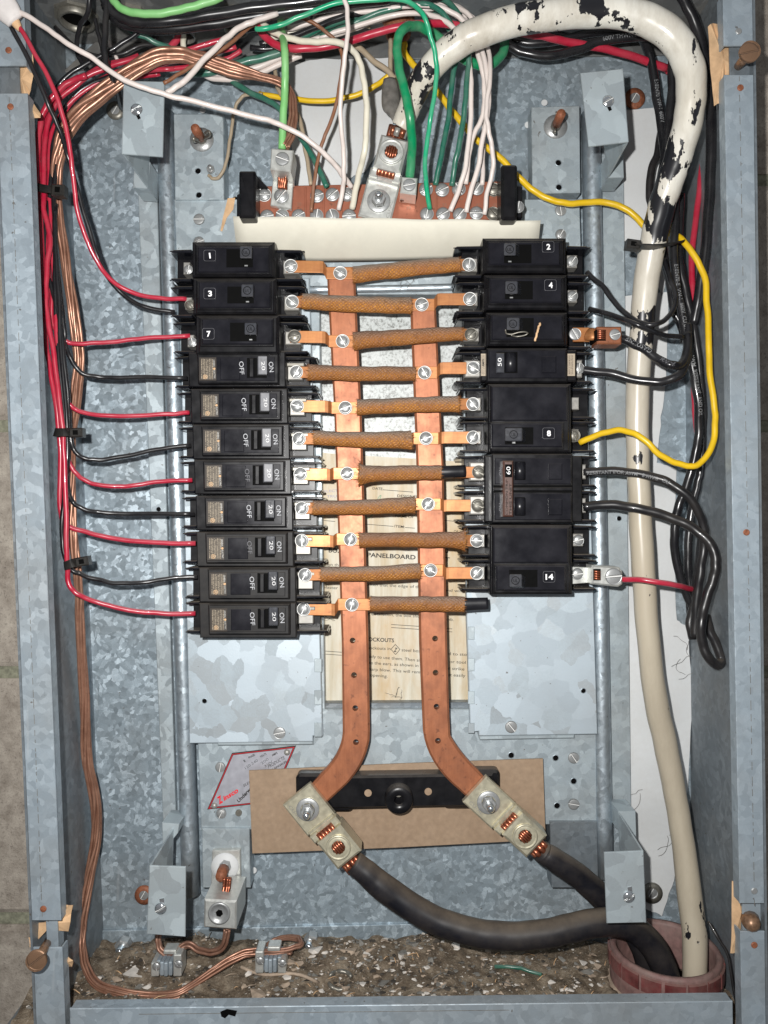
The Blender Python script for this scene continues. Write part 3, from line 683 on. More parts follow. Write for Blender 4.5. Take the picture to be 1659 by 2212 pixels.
for x, y, r, a, k in ((430, 474, 12, 0, 'f'), (430, 523, 12, 20, 's'), (1211, 455, 12, 100, 'f'), (1211, 507, 12, 60, 's'), (476, 1657, 11, 80, 'f'), (478, 1757, 11, 65, 's'), (1239, 1637, 12, 125, 'f'), (1239, 1737, 12, 170, 'f')):
    screw(x, y, .0175, r, pan, k, a)
disc('round_stud', 516, 1755, .017, 7, .0016, M['screwdull'], pan); screw(604, 1583, .0245, 13, pan, 'f', 12); screw(1104, 1570, .0245, 13, pan, 'f', 130)
holes(pan, [(442, 1514), (1260, 1492)], .0246, 5); holes(pan, [(1104, 1631), (1200, 1637), (1239, 1687), (1203, 1740), (760, 1640), (484, 1806), (1241, 1789)], .0173, 6)
holes(pan, [(428, 370), (430, 422), (1206, 352), (1207, 405)], .0197, 6); holes(pan, [(343, 1100), (1337, 1120), (508, 430)], .0073, 5)
for x, y in ((438, 238), (490, 336), (1176, 222), (1140, 270), (540, 1777), (548, 1880)): disc('keyhole_glint', x, y, .0042, 7, .0006, M['wpaint'], pan, 12)
for cx, cy, sx, sy, kind in ((436, 302, 422, 278, 0), (1200, 274, 1212, 246, 1)):
    t = thing('wing_nut_stud', 'rusty stud with wing nut and washer near the upper %s bracket' % ('left' if kind == 0 else 'right'), 'wing nut', W(cx, cy, .02), 'wing nuts on studs')
    mb = MB(); lathe(mb, W(cx, cy, .0196), [(26*px(.02), 0), (25*px(.02), .0012), (9*px(.02), .0014)], 30, cap=False); mb.build('washer', M['screw'], t)
    mb = MB(); sweep(mb, [(W(cx, cy, .0196), .0034), (W((cx+sx)/2, (cy+sy)/2, .034), .0034), (W(sx, sy, .052), .0034)], 14); mb.build('stud', M['rust'], t)
    for s in (1, -1):
        ax, ay = (14, -8) if kind == 0 else (2, -20)
        c = path([(cx, cy, .023), (cx+s*ax*.7, cy+s*ay*.5-2, .030), (cx+s*ax*1.3, cy+s*ay*.9-4, .038), (cx+s*ax*1.2, cy+s*ay-10, .040), (cx+s*ax*.6, cy+s*ay*.7-8, .034)], 4.2)
        mb = MB(); sweep(mb, c, 10, flat=.5); mb.build('wing', M['screwdull'], t)
    mb = MB(); cyl(mb, W(cx, cy, .0205), 11*px(.02), .006, 16, ch=.001); mb.build('hub', M['screwdull'], t)
P1('rust_streak', [(492, 428), (508, 427), (504, 452), (490, 470), (480, 500), (476, 498), (482, 468)], .0174, .0171, M['drywall'], pan, 0)

# ================================================================== four corner brackets
def bracket(label, plate, back, foot, sx, sy, wx, wy, wr, wmat, sd='c'):
    t = thing('corner_bracket', label, 'bracket', W(plate[0][0], plate[0][1], .04), 'corner brackets')
    P1('front_plate', plate, .091, .0895, M['bracket'], t, .0004)
    a, b = back     # plate edge points (indices) that carry the web
    pa, pb = W(*plate[a], .0897), W(*plate[b], .0897); qa, qb = W(*foot[0], .036), W(*foot[1], .036)
    off = Vector((.0013 if sx > plate[a][0] else -.0013, 0, 0)); mb = MB()
    mb.hexa([qa, qb, qb+off, qa+off, pa, pb, pb+off, pa+off]); mb.build('web', M['bracket'], t)
    P1('foot', foot[2], .0365, .012, M['bracket'], t, .0003)
    mb = MB(); prism(mb, [(sx-4, sy+6), (sx+3, sy+4), (sx+9, sy+18), (sx+3, sy+21)] if sy < 1000 else [(sx-3, sy-20), (sx+7, sy-22), (sx+9, sy-4), (sx, sy-4)], .0913, .0908, 0); mb.build('slot_glint', M['slot'] if sy < 1000 else M['chrome'], t)
    screw(sx, sy, .0912, 13, t, sd, 30)
    tt = thing('washer', label.split(' bracket')[0]+' washer under the bracket', 'washer', W(wx, wy, .004), 'washers behind the brackets')
    tt['label'] = {0: 'dull grey', 1: 'rust orange'}[int(wmat == 'rust')]+' round washer on the back panel beside the '+label.split(' galvanized')[0]+' bracket'
    mb = MB(); lathe(mb, W(wx, wy, .0035), [(wr*px(0), 0), (wr*px(0), .0016), (wr*.5*px(0), .0018)], 26, cap=False); mb.build('ring', M[wmat], tt)
    screw(wx-2, wy-1, .004, wr*.6, tt, 'f', 60)
bracket('upper left galvanized bracket with a bright screw', [(267, 174), (355, 176), (351, 338), (263, 332)], (0, 3), ((322, 262), (318, 407), [(291, 350), (324, 350), (320, 407), (287, 405)]), 295, 237, 250, 240, 19, 'screwdull')
bracket('upper right galvanized bracket with a bright screw', [(1254, 157), (1346, 148), (1358, 306), (1272, 316)], (1, 2), ((1300, 243), (1315, 384), [(1313, 330), (1346, 330), (1348, 383), (1314, 384)]), 1313, 219, 1370, 214, 22, 'rust')
bracket('lower left galvanized bracket with a bright screw', [(323, 1870), (401, 1873), (400, 2024), (317, 2018)], (0, 3), ((372, 1790), (368, 1930), [(350, 1777), (387, 1780), (384, 1800), (352, 1840)]), 347, 1962, 312, 1932, 20, 'rust')
bracket('lower right galvanized bracket with a bright screw', [(1305, 1842), (1390, 1838), (1396, 1993), (1311, 1995)], (1, 2), ((1338, 1754), (1344, 1906), [(1336, 1753), (1373, 1753), (1376, 1850), (1340, 1800)]), 1358, 1937, 1408, 1928, 22, 'screwdull')

# ================================================================== copper bus bars
def busbar(label, pl, hl, d=.040):
    t = thing('copper_bus_bar', label, 'bus bar', W(pl[0][0], pl[0][1], .03), 'copper bus bars')
    mb = MB(); prism(mb, pl, d, d-.007, .0016, bottom=True); o = mb.build('bar', M['bus'], t)
    cm = MB()
    for x, y in hl: cyl(cm, W(x, y, d-.02), 6.3*px(d), .04, 18)
    co = MB.build(cm, 'cutter', M['bus']); co.location = co.location
    # closed cutters
    bm = bmesh.new(); bm.from_mesh(co.data); bmesh.ops.holes_fill(bm, edges=[e for e in bm.edges if e.is_boundary]); bmesh.ops.recalc_face_normals(bm, faces=bm.faces); bm.to_mesh(co.data); bm.free()
    bpy.context.view_layer.update()
    md = o.modifiers.new('b', 'BOOLEAN'); md.operation = 'DIFFERENCE'; md.object = co; md.solver = 'EXACT'
    dg = bpy.context.evaluated_depsgraph_get(); dg.update(); nm = bpy.data.meshes.new_from_object(o.evaluated_get(dg))
    o.modifiers.clear(); o.data = nm; nm.name = 'bar'; bpy.data.objects.remove(co)
    return t
def arc3(p0, p1, p2, n=7):
    return [((1-t)**2*p0[0]+2*t*(1-t)*p1[0]+t*t*p2[0], (1-t)**2*p0[1]+2*t*(1-t)*p1[1]+t*t*p2[1]) for t in [i/n for i in range(n+1)]]
busA = busbar('left copper bus bar with a bend to the left at its foot', [(705, 575), (766, 575), (781, 900), (796, 1393), (799, 1575)]+arc3((798, 1600), (788, 1655), (748, 1696), 8)+[(700, 1740), (655, 1715), (678, 1690)]+arc3((698, 1668), (742, 1625), (740, 1572), 8)+[(738, 1393), (722, 900)], [(764, 1374), (767, 1446), (769.5, 1515), (771, 1586)])
busB = busbar('right copper bus bar with a bend to the right at its foot', [(886, 648), (941, 648), (958, 1000), (966, 1393), (971, 1550)]+arc3((973, 1590), (990, 1622), (1022, 1655), 8)+[(1050, 1683), (1050, 1720), (1012, 1726)]+arc3((990, 1706), (922, 1650), (914, 1580), 8)+[(906, 1393), (900, 1000)], [(936, 1370), (937, 1441), (939, 1512), (942, 1583)])

# ================================================================== breakers
def mp(x, y, d0, d1):          # where a point above (x,y,d0) shows at depth d1
    k = (ZB-d0)/(ZB-d1); return CX+(x-CX)*k, CY+(y-CY)*k
def barriers(t, side, xin, xout, yc, dface, df=.050, wob=0, thin=5.0):
    """two moulded barrier walls and the terminal pocket between them, on one end of a pole"""
    s = -1 if side == 'L' else 1
    for o0 in (-35.5, 28.5):
        ya, yb = mp(0, yc+o0, dface, df)[1], mp(0, yc+o0+7, dface, df)[1]
        if o0 < 0: pl = [(xin, ya), (xout-s*6, ya+1), (xout, ya+4), (xout-s*1, yb), (xin, yb)]
        else: pl = [(xin, ya), (xout-s*1, ya), (xout, yb-4), (xout-s*6, yb-1), (xin, yb)]
        P1('barrier', pl, df+random.uniform(-.001, .001), .019, M['barrier'], t, .0006)
        P1('barrier_step', [(xin, ya+1.5), (xout+s*3, ya+3), (xout+s*3, yb-1.5), (xin, yb-1)], df-.010, .019, M['barrier'], t, .0004)
    ya, yb = mp(0, yc-30, dface, .034)[1], mp(0, yc+30, dface, .034)[1]
    P1('terminal_pocket', [(xin-s*10, ya), (xout-s*14, ya), (xout-s*14, yb), (xin-s*10, yb)], .034, .0165, M['black'], t, .0005)
def lettering(name, parts, mat, parent):
    m = MB()
    for a in parts: textpx(m, *a[:6], **a[6])
    return m.build(name, mat, parent)
def toggle_old(t, tg, win, d, left):
    P1('toggle_window', rect(*win), d+.0003, d-.0002, M['slot'], t, 0)
    x0, y0, x1, y1 = tg; dt = d+.013; cx, cy = (x0+x1)/2, (y0+y1)/2
    bx = cx+(4 if left else 10); by = cy+4
    k = (ZB-dt)/(ZB-d)
    mb = MB(); w, h = (x1-x0)/2*.86, (y1-y0)/2*.9
    bot = [W(bx-w, by+h, d), W(bx+w, by+h, d), W(bx+w, by-h, d), W(bx-w, by-h, d)]
    top = [W(x0, y1, dt), W(x1, y1, dt), W(x1, y0, dt), W(x0, y0, dt)]
    mb.hexa(bot+top); o = mb.build('toggle', M['toggle'], t)
    md = o.modifiers.new('bevel', 'BEVEL'); md.width = .0007; md.segments = 2; md.limit_method = 'NONE'
    mb = MB(); lathe(mb, W(cx, cy, dt), [(9.0*px(dt), .0001), (8.2*px(dt), .0003), (7.6*px(dt), .0001)], 24, cap=False)
    textpx(mb, 'UL', cx-5, cy+3.5, cx+5, cy+3.5, dt+.0002, 6.5, .0); mb.build('embossed_mark', M['slot'], o)
    mb = MB(); prism(mb, rect(cx-3, win[3]-5, cx+4, win[3]-2), d+.0012, d, .0002); mb.build('spring_glint', M['screw'], t)
def numsticker(t, txt, x, y, d, rot=0):
    o = P1('number_sticker', rrect(x-13, y-12, x+13, y+12, 4), d+.00025, d-.0001, M['blackface'], t, .0001)
    ol = MB(); R = rrect(x-13, y-12, x+13, y+12, 4)
    for i, p in enumerate(R):
        q = R[(i+1) % len(R)]; cxy = (x, y); f = .955
        ol.add([W(*p, d+.0004), W(*q, d+.0004), W(x+(q[0]-x)*f, y+(q[1]-y)*f, d+.0004), W(x+(p[0]-x)*f, y+(p[1]-y)*f, d+.0004)], [(3, 2, 1, 0)])
    ol.build('sticker_edge', M['dimink'], o)
    w = 4.2*len(txt) if txt != '1' else 1.6
    lettering('digit', [(txt, x-w+1, y+6, x+w+1, y+5.6, d+.0005, dict(h=12, bold=.03))], M['whiteink'], o)
LX0, ALL = [], {}
def old_breaker(label, body, poles, plate, win, tg, num, left, d=.064):
    x0, y0, x1, y1 = body
    t = thing('circuit_breaker', label, 'circuit breaker', W((x0+x1)/2, (y0+y1)/2, .02), 'circuit breakers')
    P1('body', rect(x0+5, y0+3, x1-4, y1-2), d, .018, M['black'], t, .0012)
    P1('body_flange', rect(x0, y0, x1, y1), d-.0035, .018, M['black'], t, .001)
    if len(poles) > 1: P1('blank_cover', rect(x0+8, y0+6, x1-8, plate[1]-6), d+.0008, d-.001, M['blackface'], t, .0008)
    P1('faceplate', rect(*plate), d+.0030, d-.001, M['blackface'], t, .0009)
    P1('faceplate_skirt', rect(plate[0]-4, plate[1]-3, plate[2]+3, plate[3]+5), d+.0009, d-.001, M['black'], t, .0006)
    toggle_old(t, tg, win, d+.0031, left)
    if num: numsticker(t, num[0], num[1], num[2], d+.0031)
    for yc in poles:
        if left: barriers(t, 'L', x0-2, x0-46, yc, d); barriers(t, 'R', x1+3, x1+62, yc, d)
        else: barriers(t, 'L', x0-2, x0-61, yc, d); barriers(t, 'R', x1+3, x1+50, yc, d)
    return t
def tplate(t, x0, y0, x1, y1, d=.0445, mat='tin'):
    P1('terminal_plate', rect(x0, y0, x1, y1), d, .030, M[mat], t, .0006)
b1 = old_breaker('black breaker numbered 1 at the top of the left column', (415, 522, 593, 598), [559], (427, 532, 581, 588), (489, 538, 546, 577), (518, 532, 544, 558), ('1', 453, 552), True)
b3 = old_breaker('black breaker numbered 3 in the left column, red wire at its end', (417, 601, 597, 679), [640], (429, 609, 584, 665), (491, 619, 548, 655), (521, 614, 547, 641), ('3', 453, 634), True)
b7 = old_breaker('black breaker numbered 7, third in the left column', (423, 681, 603, 765), [720], (436, 689, 589, 744), (497, 697, 554, 737), (528, 697, 554, 723), ('7', 450, 721), True)
b2 = old_breaker('black breaker numbered 2 at the top of the right column', (1043, 514, 1223, 590), [551], (1056, 522, 1210, 572), (1089, 528, 1148, 568), (1088, 525, 1114, 552), ('2', 1184, 533), False)
b4 = old_breaker('black breaker numbered 4, second in the right column', (1046, 594, 1225, 670), [631], (1059, 601, 1214, 654), (1091, 607, 1151, 646), (1091, 607, 1118, 635), ('4', 1189, 616), False)
bx = old_breaker('black breaker without number, wire clip on its toggle, right column', (1050, 675, 1226, 748), [710], (1062, 681, 1216, 734), (1094, 687, 1153, 728), (1094, 686, 1122, 713), None, False)
b8 = old_breaker('tall black breaker numbered 8 with a plain cover above its toggle', (1054, 829, 1234, 978), [866, 940], (1062, 915, 1216, 966), (1091, 923, 1152, 960), (1091, 924, 1128, 953), ('8', 1185, 936), False)
b14 = old_breaker('tall black breaker numbered 14 at the bottom of the right column', (1058, 1134, 1236, 1284), [1171, 1246], (1072, 1222, 1222, 1276), (1100, 1231, 1161, 1268), (1100, 1240, 1127, 1268), ('14', 1186, 1246), False)
# wire clip and splinter on the unnumbered breaker
mb = MB(); sweep(mb, path([(1092, 712, .079), (1094, 720, .077), (1105, 722, .077), (1120, 718, .078), (1134, 717, .078), (1140, 720, .076), (1134, 724, .075), (1115, 727, .073), (1104, 724, .075)], 1.7), 8); mb.build('wire_clip', M['screwdull'], bx)
tag(wire(None, [(1156, 736, .070), (1160, 722, .071), (1163, 708, .072), (1166, 698, .073)], 2.4, M['drywall'], jit=.001)[0], 'small wood splinter lying on the unnumbered right hand breaker', 'splinter').name = 'wood_splinter'
tplate(b1, 612, 563, 646, 591); tplate(b3, 614, 640, 646, 670); tplate(b7, 616, 716, 650, 744, mat='tin')
for t, x, y, k in ((b1, 404, 580, 's'), (b3, 408, 656, 'd'), (b7, 413, 737, 's')):
    tplate(t, x-8, y-14, x+6, y+12); screw(x+3, y+3, .0452, 10, t, k)
for t, x, y in ((b2, 1014, 572), (b4, 1015, 646), (bx, 1018, 723), (b8, 1022, 873), (b8, 1022, 945), (b14, 1030, 1168), (b14, 1030, 1238)): tplate(t, x-20, y-14, x+17, y+14)
for t, x, y, k in ((b2, 1236, 565, 's'), (b4, 1236, 640, 's'), (b8, 1240, 872, None), (b8, 1239, 941, 'd'), (b14, 1249, 1167, 's'), (b14, 1247, 1240, 's')):
    tplate(t, x-12, y-14, x+11, y+13)
    if k: screw(x, y, .0452, 12, t, k)
# ---- newer breakers with ON / OFF lettering
def new_breaker(label, lx, ly, worn, dusty=False):
    d = .060+random.uniform(-.0006, .0006); yc = ly+25; BK = M['blackdusty'] if dusty else M['black']; lx += random.uniform(-.8, .8)
    t = thing('circuit_breaker', label, 'circuit breaker', W(lx+80, yc, .02), 'circuit breakers')
    P1('body', [(lx-5, ly-8), (lx+172, ly-9), (lx+172, ly+57), (lx-3, ly+57)], d, .018, BK, t, .0010)
    P1('body_flange', [(lx-24, ly-11), (lx+186, ly-12), (lx+187, ly+64), (lx-22, ly+64)], d-.007, .018, BK, t, .0008)
    P1('face_panel', rect(lx+1, ly-1, lx+163, ly+51), d+.0006, d-.0005, BK if dusty else M['blackface'], t, .0003)
    P1('face_step', rect(lx+45, ly+2, lx+88, ly+48), d+.0011, d, M['blackface'], t, .0004)
    P1('handle_slot', rect(lx+103, ly+1, lx+146, ly+44), d+.0009, d, M['slot'], t, 0)
    P1('slot_guard', rect(lx+108, ly+2, lx+118, ly+43), d+.0026, d, M['black'], t, .0006)
    hx0, hy0, hx1, hy1 = lx+127, ly-3, lx+147, ly+37; dh = d+.0075
    mb = MB(); bt = mp(lx+124, 0, d, d)[0]
    mb.hexa([W(hx0-2, hy1+3, d), W(hx1-1, hy1+3, d), W(hx1-1, hy0+2, d), W(hx0-2, hy0+2, d), W(hx0, hy1, dh), W(hx1, hy1, dh), W(hx1, hy0, dh), W(hx0, hy0, dh)])
    h = mb.build('handle', M['grey'] if worn else M['toggle'], t); md = h.modifiers.new('bevel', 'BEVEL'); md.width = .0006; md.segments = 2; md.limit_method = 'NONE'
    lettering('rating_number', [('20', lx+134, ly+9, lx+135.3, ly+28, dh+.0002, dict(h=8))], M['handleink'], h)
    lettering('off_lettering', [('OFF', lx+86, ly+9, lx+88, ly+37, d+.0014, dict(h=10))], M['dimink'] if ly in (1160, 1004) else M['greyink'], t)
    lettering('on_lettering', [('ON', lx+150, ly+10, lx+152, ly+32, d+.0009, dict(h=10))], M['greyink'], t)
    R = rect(lx, ly, lx+37, ly+50); m = MB()
    m.add([W(*p, d+.0010) for p in (R[3], R[2], R[1], R[0])], [(0, 1, 2, 3)], uvs=[[(0, 1), (1, 1), (1, 0), (0, 0)]]); lb = m.build('rating_label', M['fineprint'], t)
    lettering('maker_lettering', [('GENERAL', lx+30, ly+5, lx+30.6, ly+21, d+.0012, dict(h=3.6, bold=.02)), ('ELECTRIC', lx+31, ly+28, lx+31.8, ly+46, d+.0012, dict(h=3.6, bold=.02))], M['tin'], lb)
    m = MB(); lathe(m, W(lx+32.5, ly+24.5, d+.0012), [(2.6*px(d), 0), (0.0001, .00005)], 14, cap=False)
    lathe(m, W(lx+13, ly+42, d+.0012), [(4.8*px(d), 0), (3.9*px(d), .00005)], 18, cap=False); textpx(m, 'UL', lx+10.5, ly+44, lx+15.5, ly+44, d+.0013, 5, .03); m.build('approval_mark', M['drywall'], lb)
    barriers(t, 'L', lx-22, lx-50, yc, d, .047); barriers(t, 'R', lx+184, lx+253, yc, d, .047)
    sx, sy = mp(lx-13, yc, d, .045)
    P1('terminal_plate', rect(sx-8, sy-17, sx+6, sy+14), .0420, .030, M['tin'], t, .0005)
    screw(sx-1, sy, .0425, 14.5, t, 's', 80)
    x0 = lx+189; sx, sy = mp(0, yc, d, .0445)
    P1('terminal_plate', rect(x0+2, sy-14, x0+34, sy+15), .0445, .030, M['tin'], t, .0006)
    P1('terminal_hood', rect(x0, sy-22, x0+38, sy-14), .047, .030, M['screwdull'], t, .0005)
    mb = MB(); prism(mb, rect(lx-1, ly-7.5, lx+168, ly-5.5), d+.0008, d, .0003); mb.build('top_ridge', M['black'], t)
    return t
NB = [('fourth from the top of the left column', 431, 772, 1), ('fifth in the left column, a red wire at its left end', 436, 851, 1), ('sixth in the left column, badly worn handle', 439, 928, 1), ('seventh in the left column, beside the brightest glint on copper', 442, 1004, 1),
      ('eighth in the left column', 447, 1082, 0), ('ninth in the left column, dim OFF lettering', 448, 1160, 0), ('tenth in the left column, second from the bottom', 453, 1237, 0), ('at the very bottom of the left column, dusty', 454, 1314, 0)]
nbs = []
for lab, lx, ly, w in NB:
    nbs.append(new_breaker('black 20 amp breaker, '+lab, lx, ly, w, ly > 1150))
# ---- 50 amp breaker
d = .061
b50 = thing('circuit_breaker', 'black 50 amp breaker with tan labels at both ends, right column', 'circuit breaker', W(1140, 785, .02), 'circuit breakers')
P1('body', rect(1051, 752, 1226, 826), d, .018, M['black'], b50, .001); P1('body_flange', rect(1038, 756, 1246, 824), d-.007, .018, M['black'], b50, .001)
P1('face_panel', rect(1056, 757, 1222, 817), d+.0008, d-.0005, M['blackface'], b50, .0005); P1('face_recess_frame', rect(1170, 769, 1202, 806), d+.0014, d, M['blackface'], b50, .0006)
P1('handle_slot', rect(1072, 760, 1118, 806), d+.0010, d, M['slot'], b50, 0)
h = P1('handle', rect(1072, 762, 1090, 805), d+.004, d, M['toggle'], b50, .0006); lettering('rating_number', [('50', 1083.5, 791, 1083.5, 773, d+.0042, dict(h=8.5))], M['whiteink'], h)
mb = MB(); sweep(mb, [(W(1103, 764, d+.001), .0042), (W(1103, 804, d+.001), .0042)], 20); mb.build('roller', M['tube'], b50)
for (x0, x1, dd) in ((1039, 1049, d-.006), (1225, 1242, d-.005)):
    R = rrect(x0, 764, x1, 812, 2); m = MB(); m.add([W(*p, dd) for p in rect(x0, 764, x1, 812)][::-1], [(0, 1, 2, 3)], uvs=[[(0, 1), (1, 1), (1, 0), (0, 0)]]); m.build('tan_label', M['fineprint2'], b50)
lettering('label_print', [('AMPS', 1046, 792, 1046, 776, d-.0056, dict(h=4.5, bold=.02))], M['ink'], b50)
barriers(b50, 'L', 1040, 984, 788, d); barriers(b50, 'R', 1246, 1277, 788, d)
P1('terminal_block', rect(1004, 778, 1039, 815), .046, .03, M['tin'], b50, .0008); P1('terminal_block', rect(1243, 777, 1258, 815), .046, .03, M['tin'], b50, .0008); screw(1250, 796, .0462, 12, b50, 's', 80)
# ---- double 60 amp breaker with tie bar
b60 = thing('circuit_breaker', 'wide black two pole 60 amp breaker with a brown tie bar', 'circuit breaker', W(1150, 1056, .02), 'circuit breakers')
P1('body', rect(1062, 980, 1237, 1130), d, .018, M['black'], b60, .001); P1('body_flange', rect(1046, 984, 1258, 1128), d-.007, .018, M['black'], b60, .001)
for ya, yb, tx in ((989, 1046, 0), (1066, 1123, 1)):
    P1('face_panel', rect(1069, ya, 1234, yb), d+.0008, d-.0005, M['blackface'], b60, .0005); P1('handle_slot', rect(1112, ya+8, 1134, yb-9), d+.001, d, M['slot'], b60, 0)
    P1('face_recess_frame', rect(1185, ya+12, 1215, yb-10), d+.0016, d, M['blackface'], b60, .0006)
    mb = MB(); sweep(mb, [(W(1123, ya+10, d+.0015), .0040), (W(1123, yb-10, d+.0015), .0040)], 20); mb.build('roller', M['tube'], b60)
    lettering('on_lettering', [('ON', 1085, (ya+yb)/2+10, 1085, (ya+yb)/2-7, d+.0011, dict(h=7.5))], M['dimink'], b60)
P1('mid_groove', rect(1066, 1048, 1236, 1064), d+.0003, d-.0004, M['slot'], b60, 0); P1('mid_ridge', rect(1066, 1053, 1236, 1060), d+.0008, d-.0004, M['black'], b60, .0004)
tb = P1('tie_bar', rect(1087, 995, 1109, 1116), d+.0085, d+.0005, M['brownplast'], b60, .0011)
P1('number_window', rect(1091, 1003, 1106, 1031), d+.0088, d+.008, M['slot'], tb, 0)
lettering('rating_number', [('60', 1102.5, 1025, 1102.5, 1008, d+.0091, dict(h=9))], M['whiteink'], tb)
lettering('tie_bar_lettering', [('COMMON TRIP', 1097, 1112, 1097, 1036, d+.0087, dict(h=5)), ('THIS UNIT', 1105, 1112, 1105, 1044, d+.0087, dict(h=5))], M['slot'], tb)
barriers(b60, 'L', 1050, 988, 1017, d); barriers(b60, 'R', 1256, 1286, 1017, d); barriers(b60, 'L', 1050, 988, 1094, d); barriers(b60, 'R', 1256, 1286, 1094, d)
for y in (1019, 1092):
    P1('terminal_block', rect(1014, y-21, 1048, y+20), .046, .03, M['tin'], b60, .001); P1('terminal_block', rect(1256, y-16, 1266, y+16), .046, .03, M['tin'], b60, .0008)
    disc('screw_recess', 1033, y+1, .0461, 14.5, .0003, M['screwdull'], b60)

# ================================================================== copper straps with braided sleeves across the bars
def ribbon(name, pts, w, th, mat, parent):
    mb = MB(); vs = []
    for i, (x, y, d) in enumerate(pts):
        for dy, dd in ((-w, 0), (w, 0), (w, -th), (-w, -th)): vs.append(W(x, y+dy, d)+Vector((0, -dd, 0)) if False else W(x, y+dy, d)-Vector((0, dd, 0)))
    n = len(pts); fs = []
    for i in range(n-1):
        for k in range(4): fs.append((i*4+k, i*4+(k+1) % 4, (i+1)*4+(k+1) % 4, (i+1)*4+k))
    fs += [(3, 2, 1, 0), ((n-1)*4, (n-1)*4+1, (n-1)*4+2, (n-1)*4+3)]
    mb.add(vs, fs)
    bm = bmesh.new(); o = mb.build(name, mat, parent); bm.from_mesh(o.data); bmesh.ops.recalc_face_normals(bm, faces=bm.faces); bm.to_mesh(o.data); bm.free()
    md = o.modifiers.new('bevel', 'BEVEL'); md.width = .0004; md.segments = 2; md.limit_method = 'ANGLE'; md.angle_limit = 1.0
    return o
def sleeve(t, a, b, da, db_, flareL, flareR, sag=0):
    n = 5; pts = []
    for i in range(n+1):
        f = i/n; pts.append((a[0]+(b[0]-a[0])*f, a[1]+(b[1]-a[1])*f+sag*math.sin(math.pi*f), da+(db_-da)*f+.002*math.sin(math.pi*f), a[2]+(b[2]-a[2])*f))
    C = path(pts, 1, 12, .0005); L = sum((C[i+1][0]-C[i][0]).length for i in range(len(C)-1))
    def rf(l, th):
        k = 1+.025*math.sin(th*3+l*90)+.02*math.sin(l*230)
        if flareL: k += flareL*math.exp(-l/.004)*(1+.5*math.sin(th*5))
        if flareR: k += flareR*math.exp(-(L-l)/.004)*(1+.5*math.sin(th*5+1))
        return k
    mb = MB(); sweep(mb, C, 26, flat=.72, rfun=rf, cap=False); mb.build('braided_sleeve', M['braid'], t)
    FR = frames(C); mb = MB()
    for end, fl in ((0, flareL), (-1, flareR)):
        (c, r), (T, N, B) = C[end], FR[end]; sg = -1 if end == 0 else 1
        for k in range(80 if fl > .1 else 50):
            th = random.uniform(0, 2*math.pi); rr = r*(1+1.5*fl)*random.uniform(.75, 1.0)
            p = c+(N*math.cos(th)*.72+B*math.sin(th))*rr-T*sg*.001; dr = (T*sg*random.uniform(.4, 1.2)+(N*math.cos(th)+B*math.sin(th))*random.uniform(0, .5+3*fl)).normalized()
            l = random.uniform(.0014, .0036+.005*fl); s = T.cross(dr).normalized()*.00032 if T.cross(dr).length > 1e-4 else B*.0003
            mb.add([p-s, p+s, p+dr*l], [(0, 1, 2)]); s2 = N*.0003; mb.add([p-s2, p+s2, p+dr*l], [(0, 1, 2)])
    mb.build('frayed_threads', M['fray'], t)['kind'] = 'stuff'
DBUS = .0412; DT = .0465
ROWS = [  # left terminal screw, bus screw, sleeve start, sleeve end, right terminal screw, bar, flares, label
 ((628, 575), (735, 590), (764, 594, 18), (993, 571, 16.5), (1013, 572), 'A', .02, .0, 'top sleeved copper strap from breaker 1 to breaker 2'),
 ((631, 652), (911, 658), (652, 651, 17), (888, 661, 18), (1015, 646), 'B', .0, .04, 'second sleeved copper strap, from breaker 3 to breaker 4'),
 ((636, 727), (740, 737), (763, 737, 19), (998, 721, 15), (1018, 723), 'A', .05, .0, 'third sleeved copper strap, from breaker 7 across both bars'),
 ((640, 804), (917, 805), (666, 804, 16.5), (895, 808, 15.5), (1023, 795), 'B', .10, .02, 'fourth sleeved copper strap, ending beside the 50 amp breaker'),
 ((642, 877), (746, 881), (773, 880, 16.5), (991, 873, 17), (1022, 873), 'A', .06, .10, 'fifth sleeved copper strap, above the sixth with darkened end'),
 ((646, 948), (920, 947), (678, 946, 15), (887, 951, 19), (1022, 945), 'B', .05, .12, 'sixth sleeved copper strap, reaching the breaker numbered 8'),
 ((649, 1024), (750, 1023), (776, 1025, 17.5), (953, 1021, 15.5), (1034, 1020), 'A', .42, .0, 'seventh sleeved copper strap with flared left end and black tube'),
 ((652, 1098), (925, 1089), (676, 1097, 15), (895, 1091, 17.5), (1032, 1092), 'B', .06, .08, 'eighth sleeved copper strap, to the lower pole of the 60 amp breaker'),
 ((652, 1168), (757, 1165), (778, 1167, 15.5), (1004, 1168, 17), (1030, 1168), 'A', .10, .34, 'ninth sleeved copper strap with flared right end'),
 ((659, 1242), (930, 1232), (694, 1241, 15.5), (906, 1234, 17), (1030, 1238), 'B', .02, .06, 'tenth sleeved copper strap with blackened left end'),
 ((656, 1316), (760, 1306), (800, 1305, 15.5), (1003, 1306, 17), None, 'A', .10, .0, 'lowest sleeved copper strap, its free end in a black cap')]
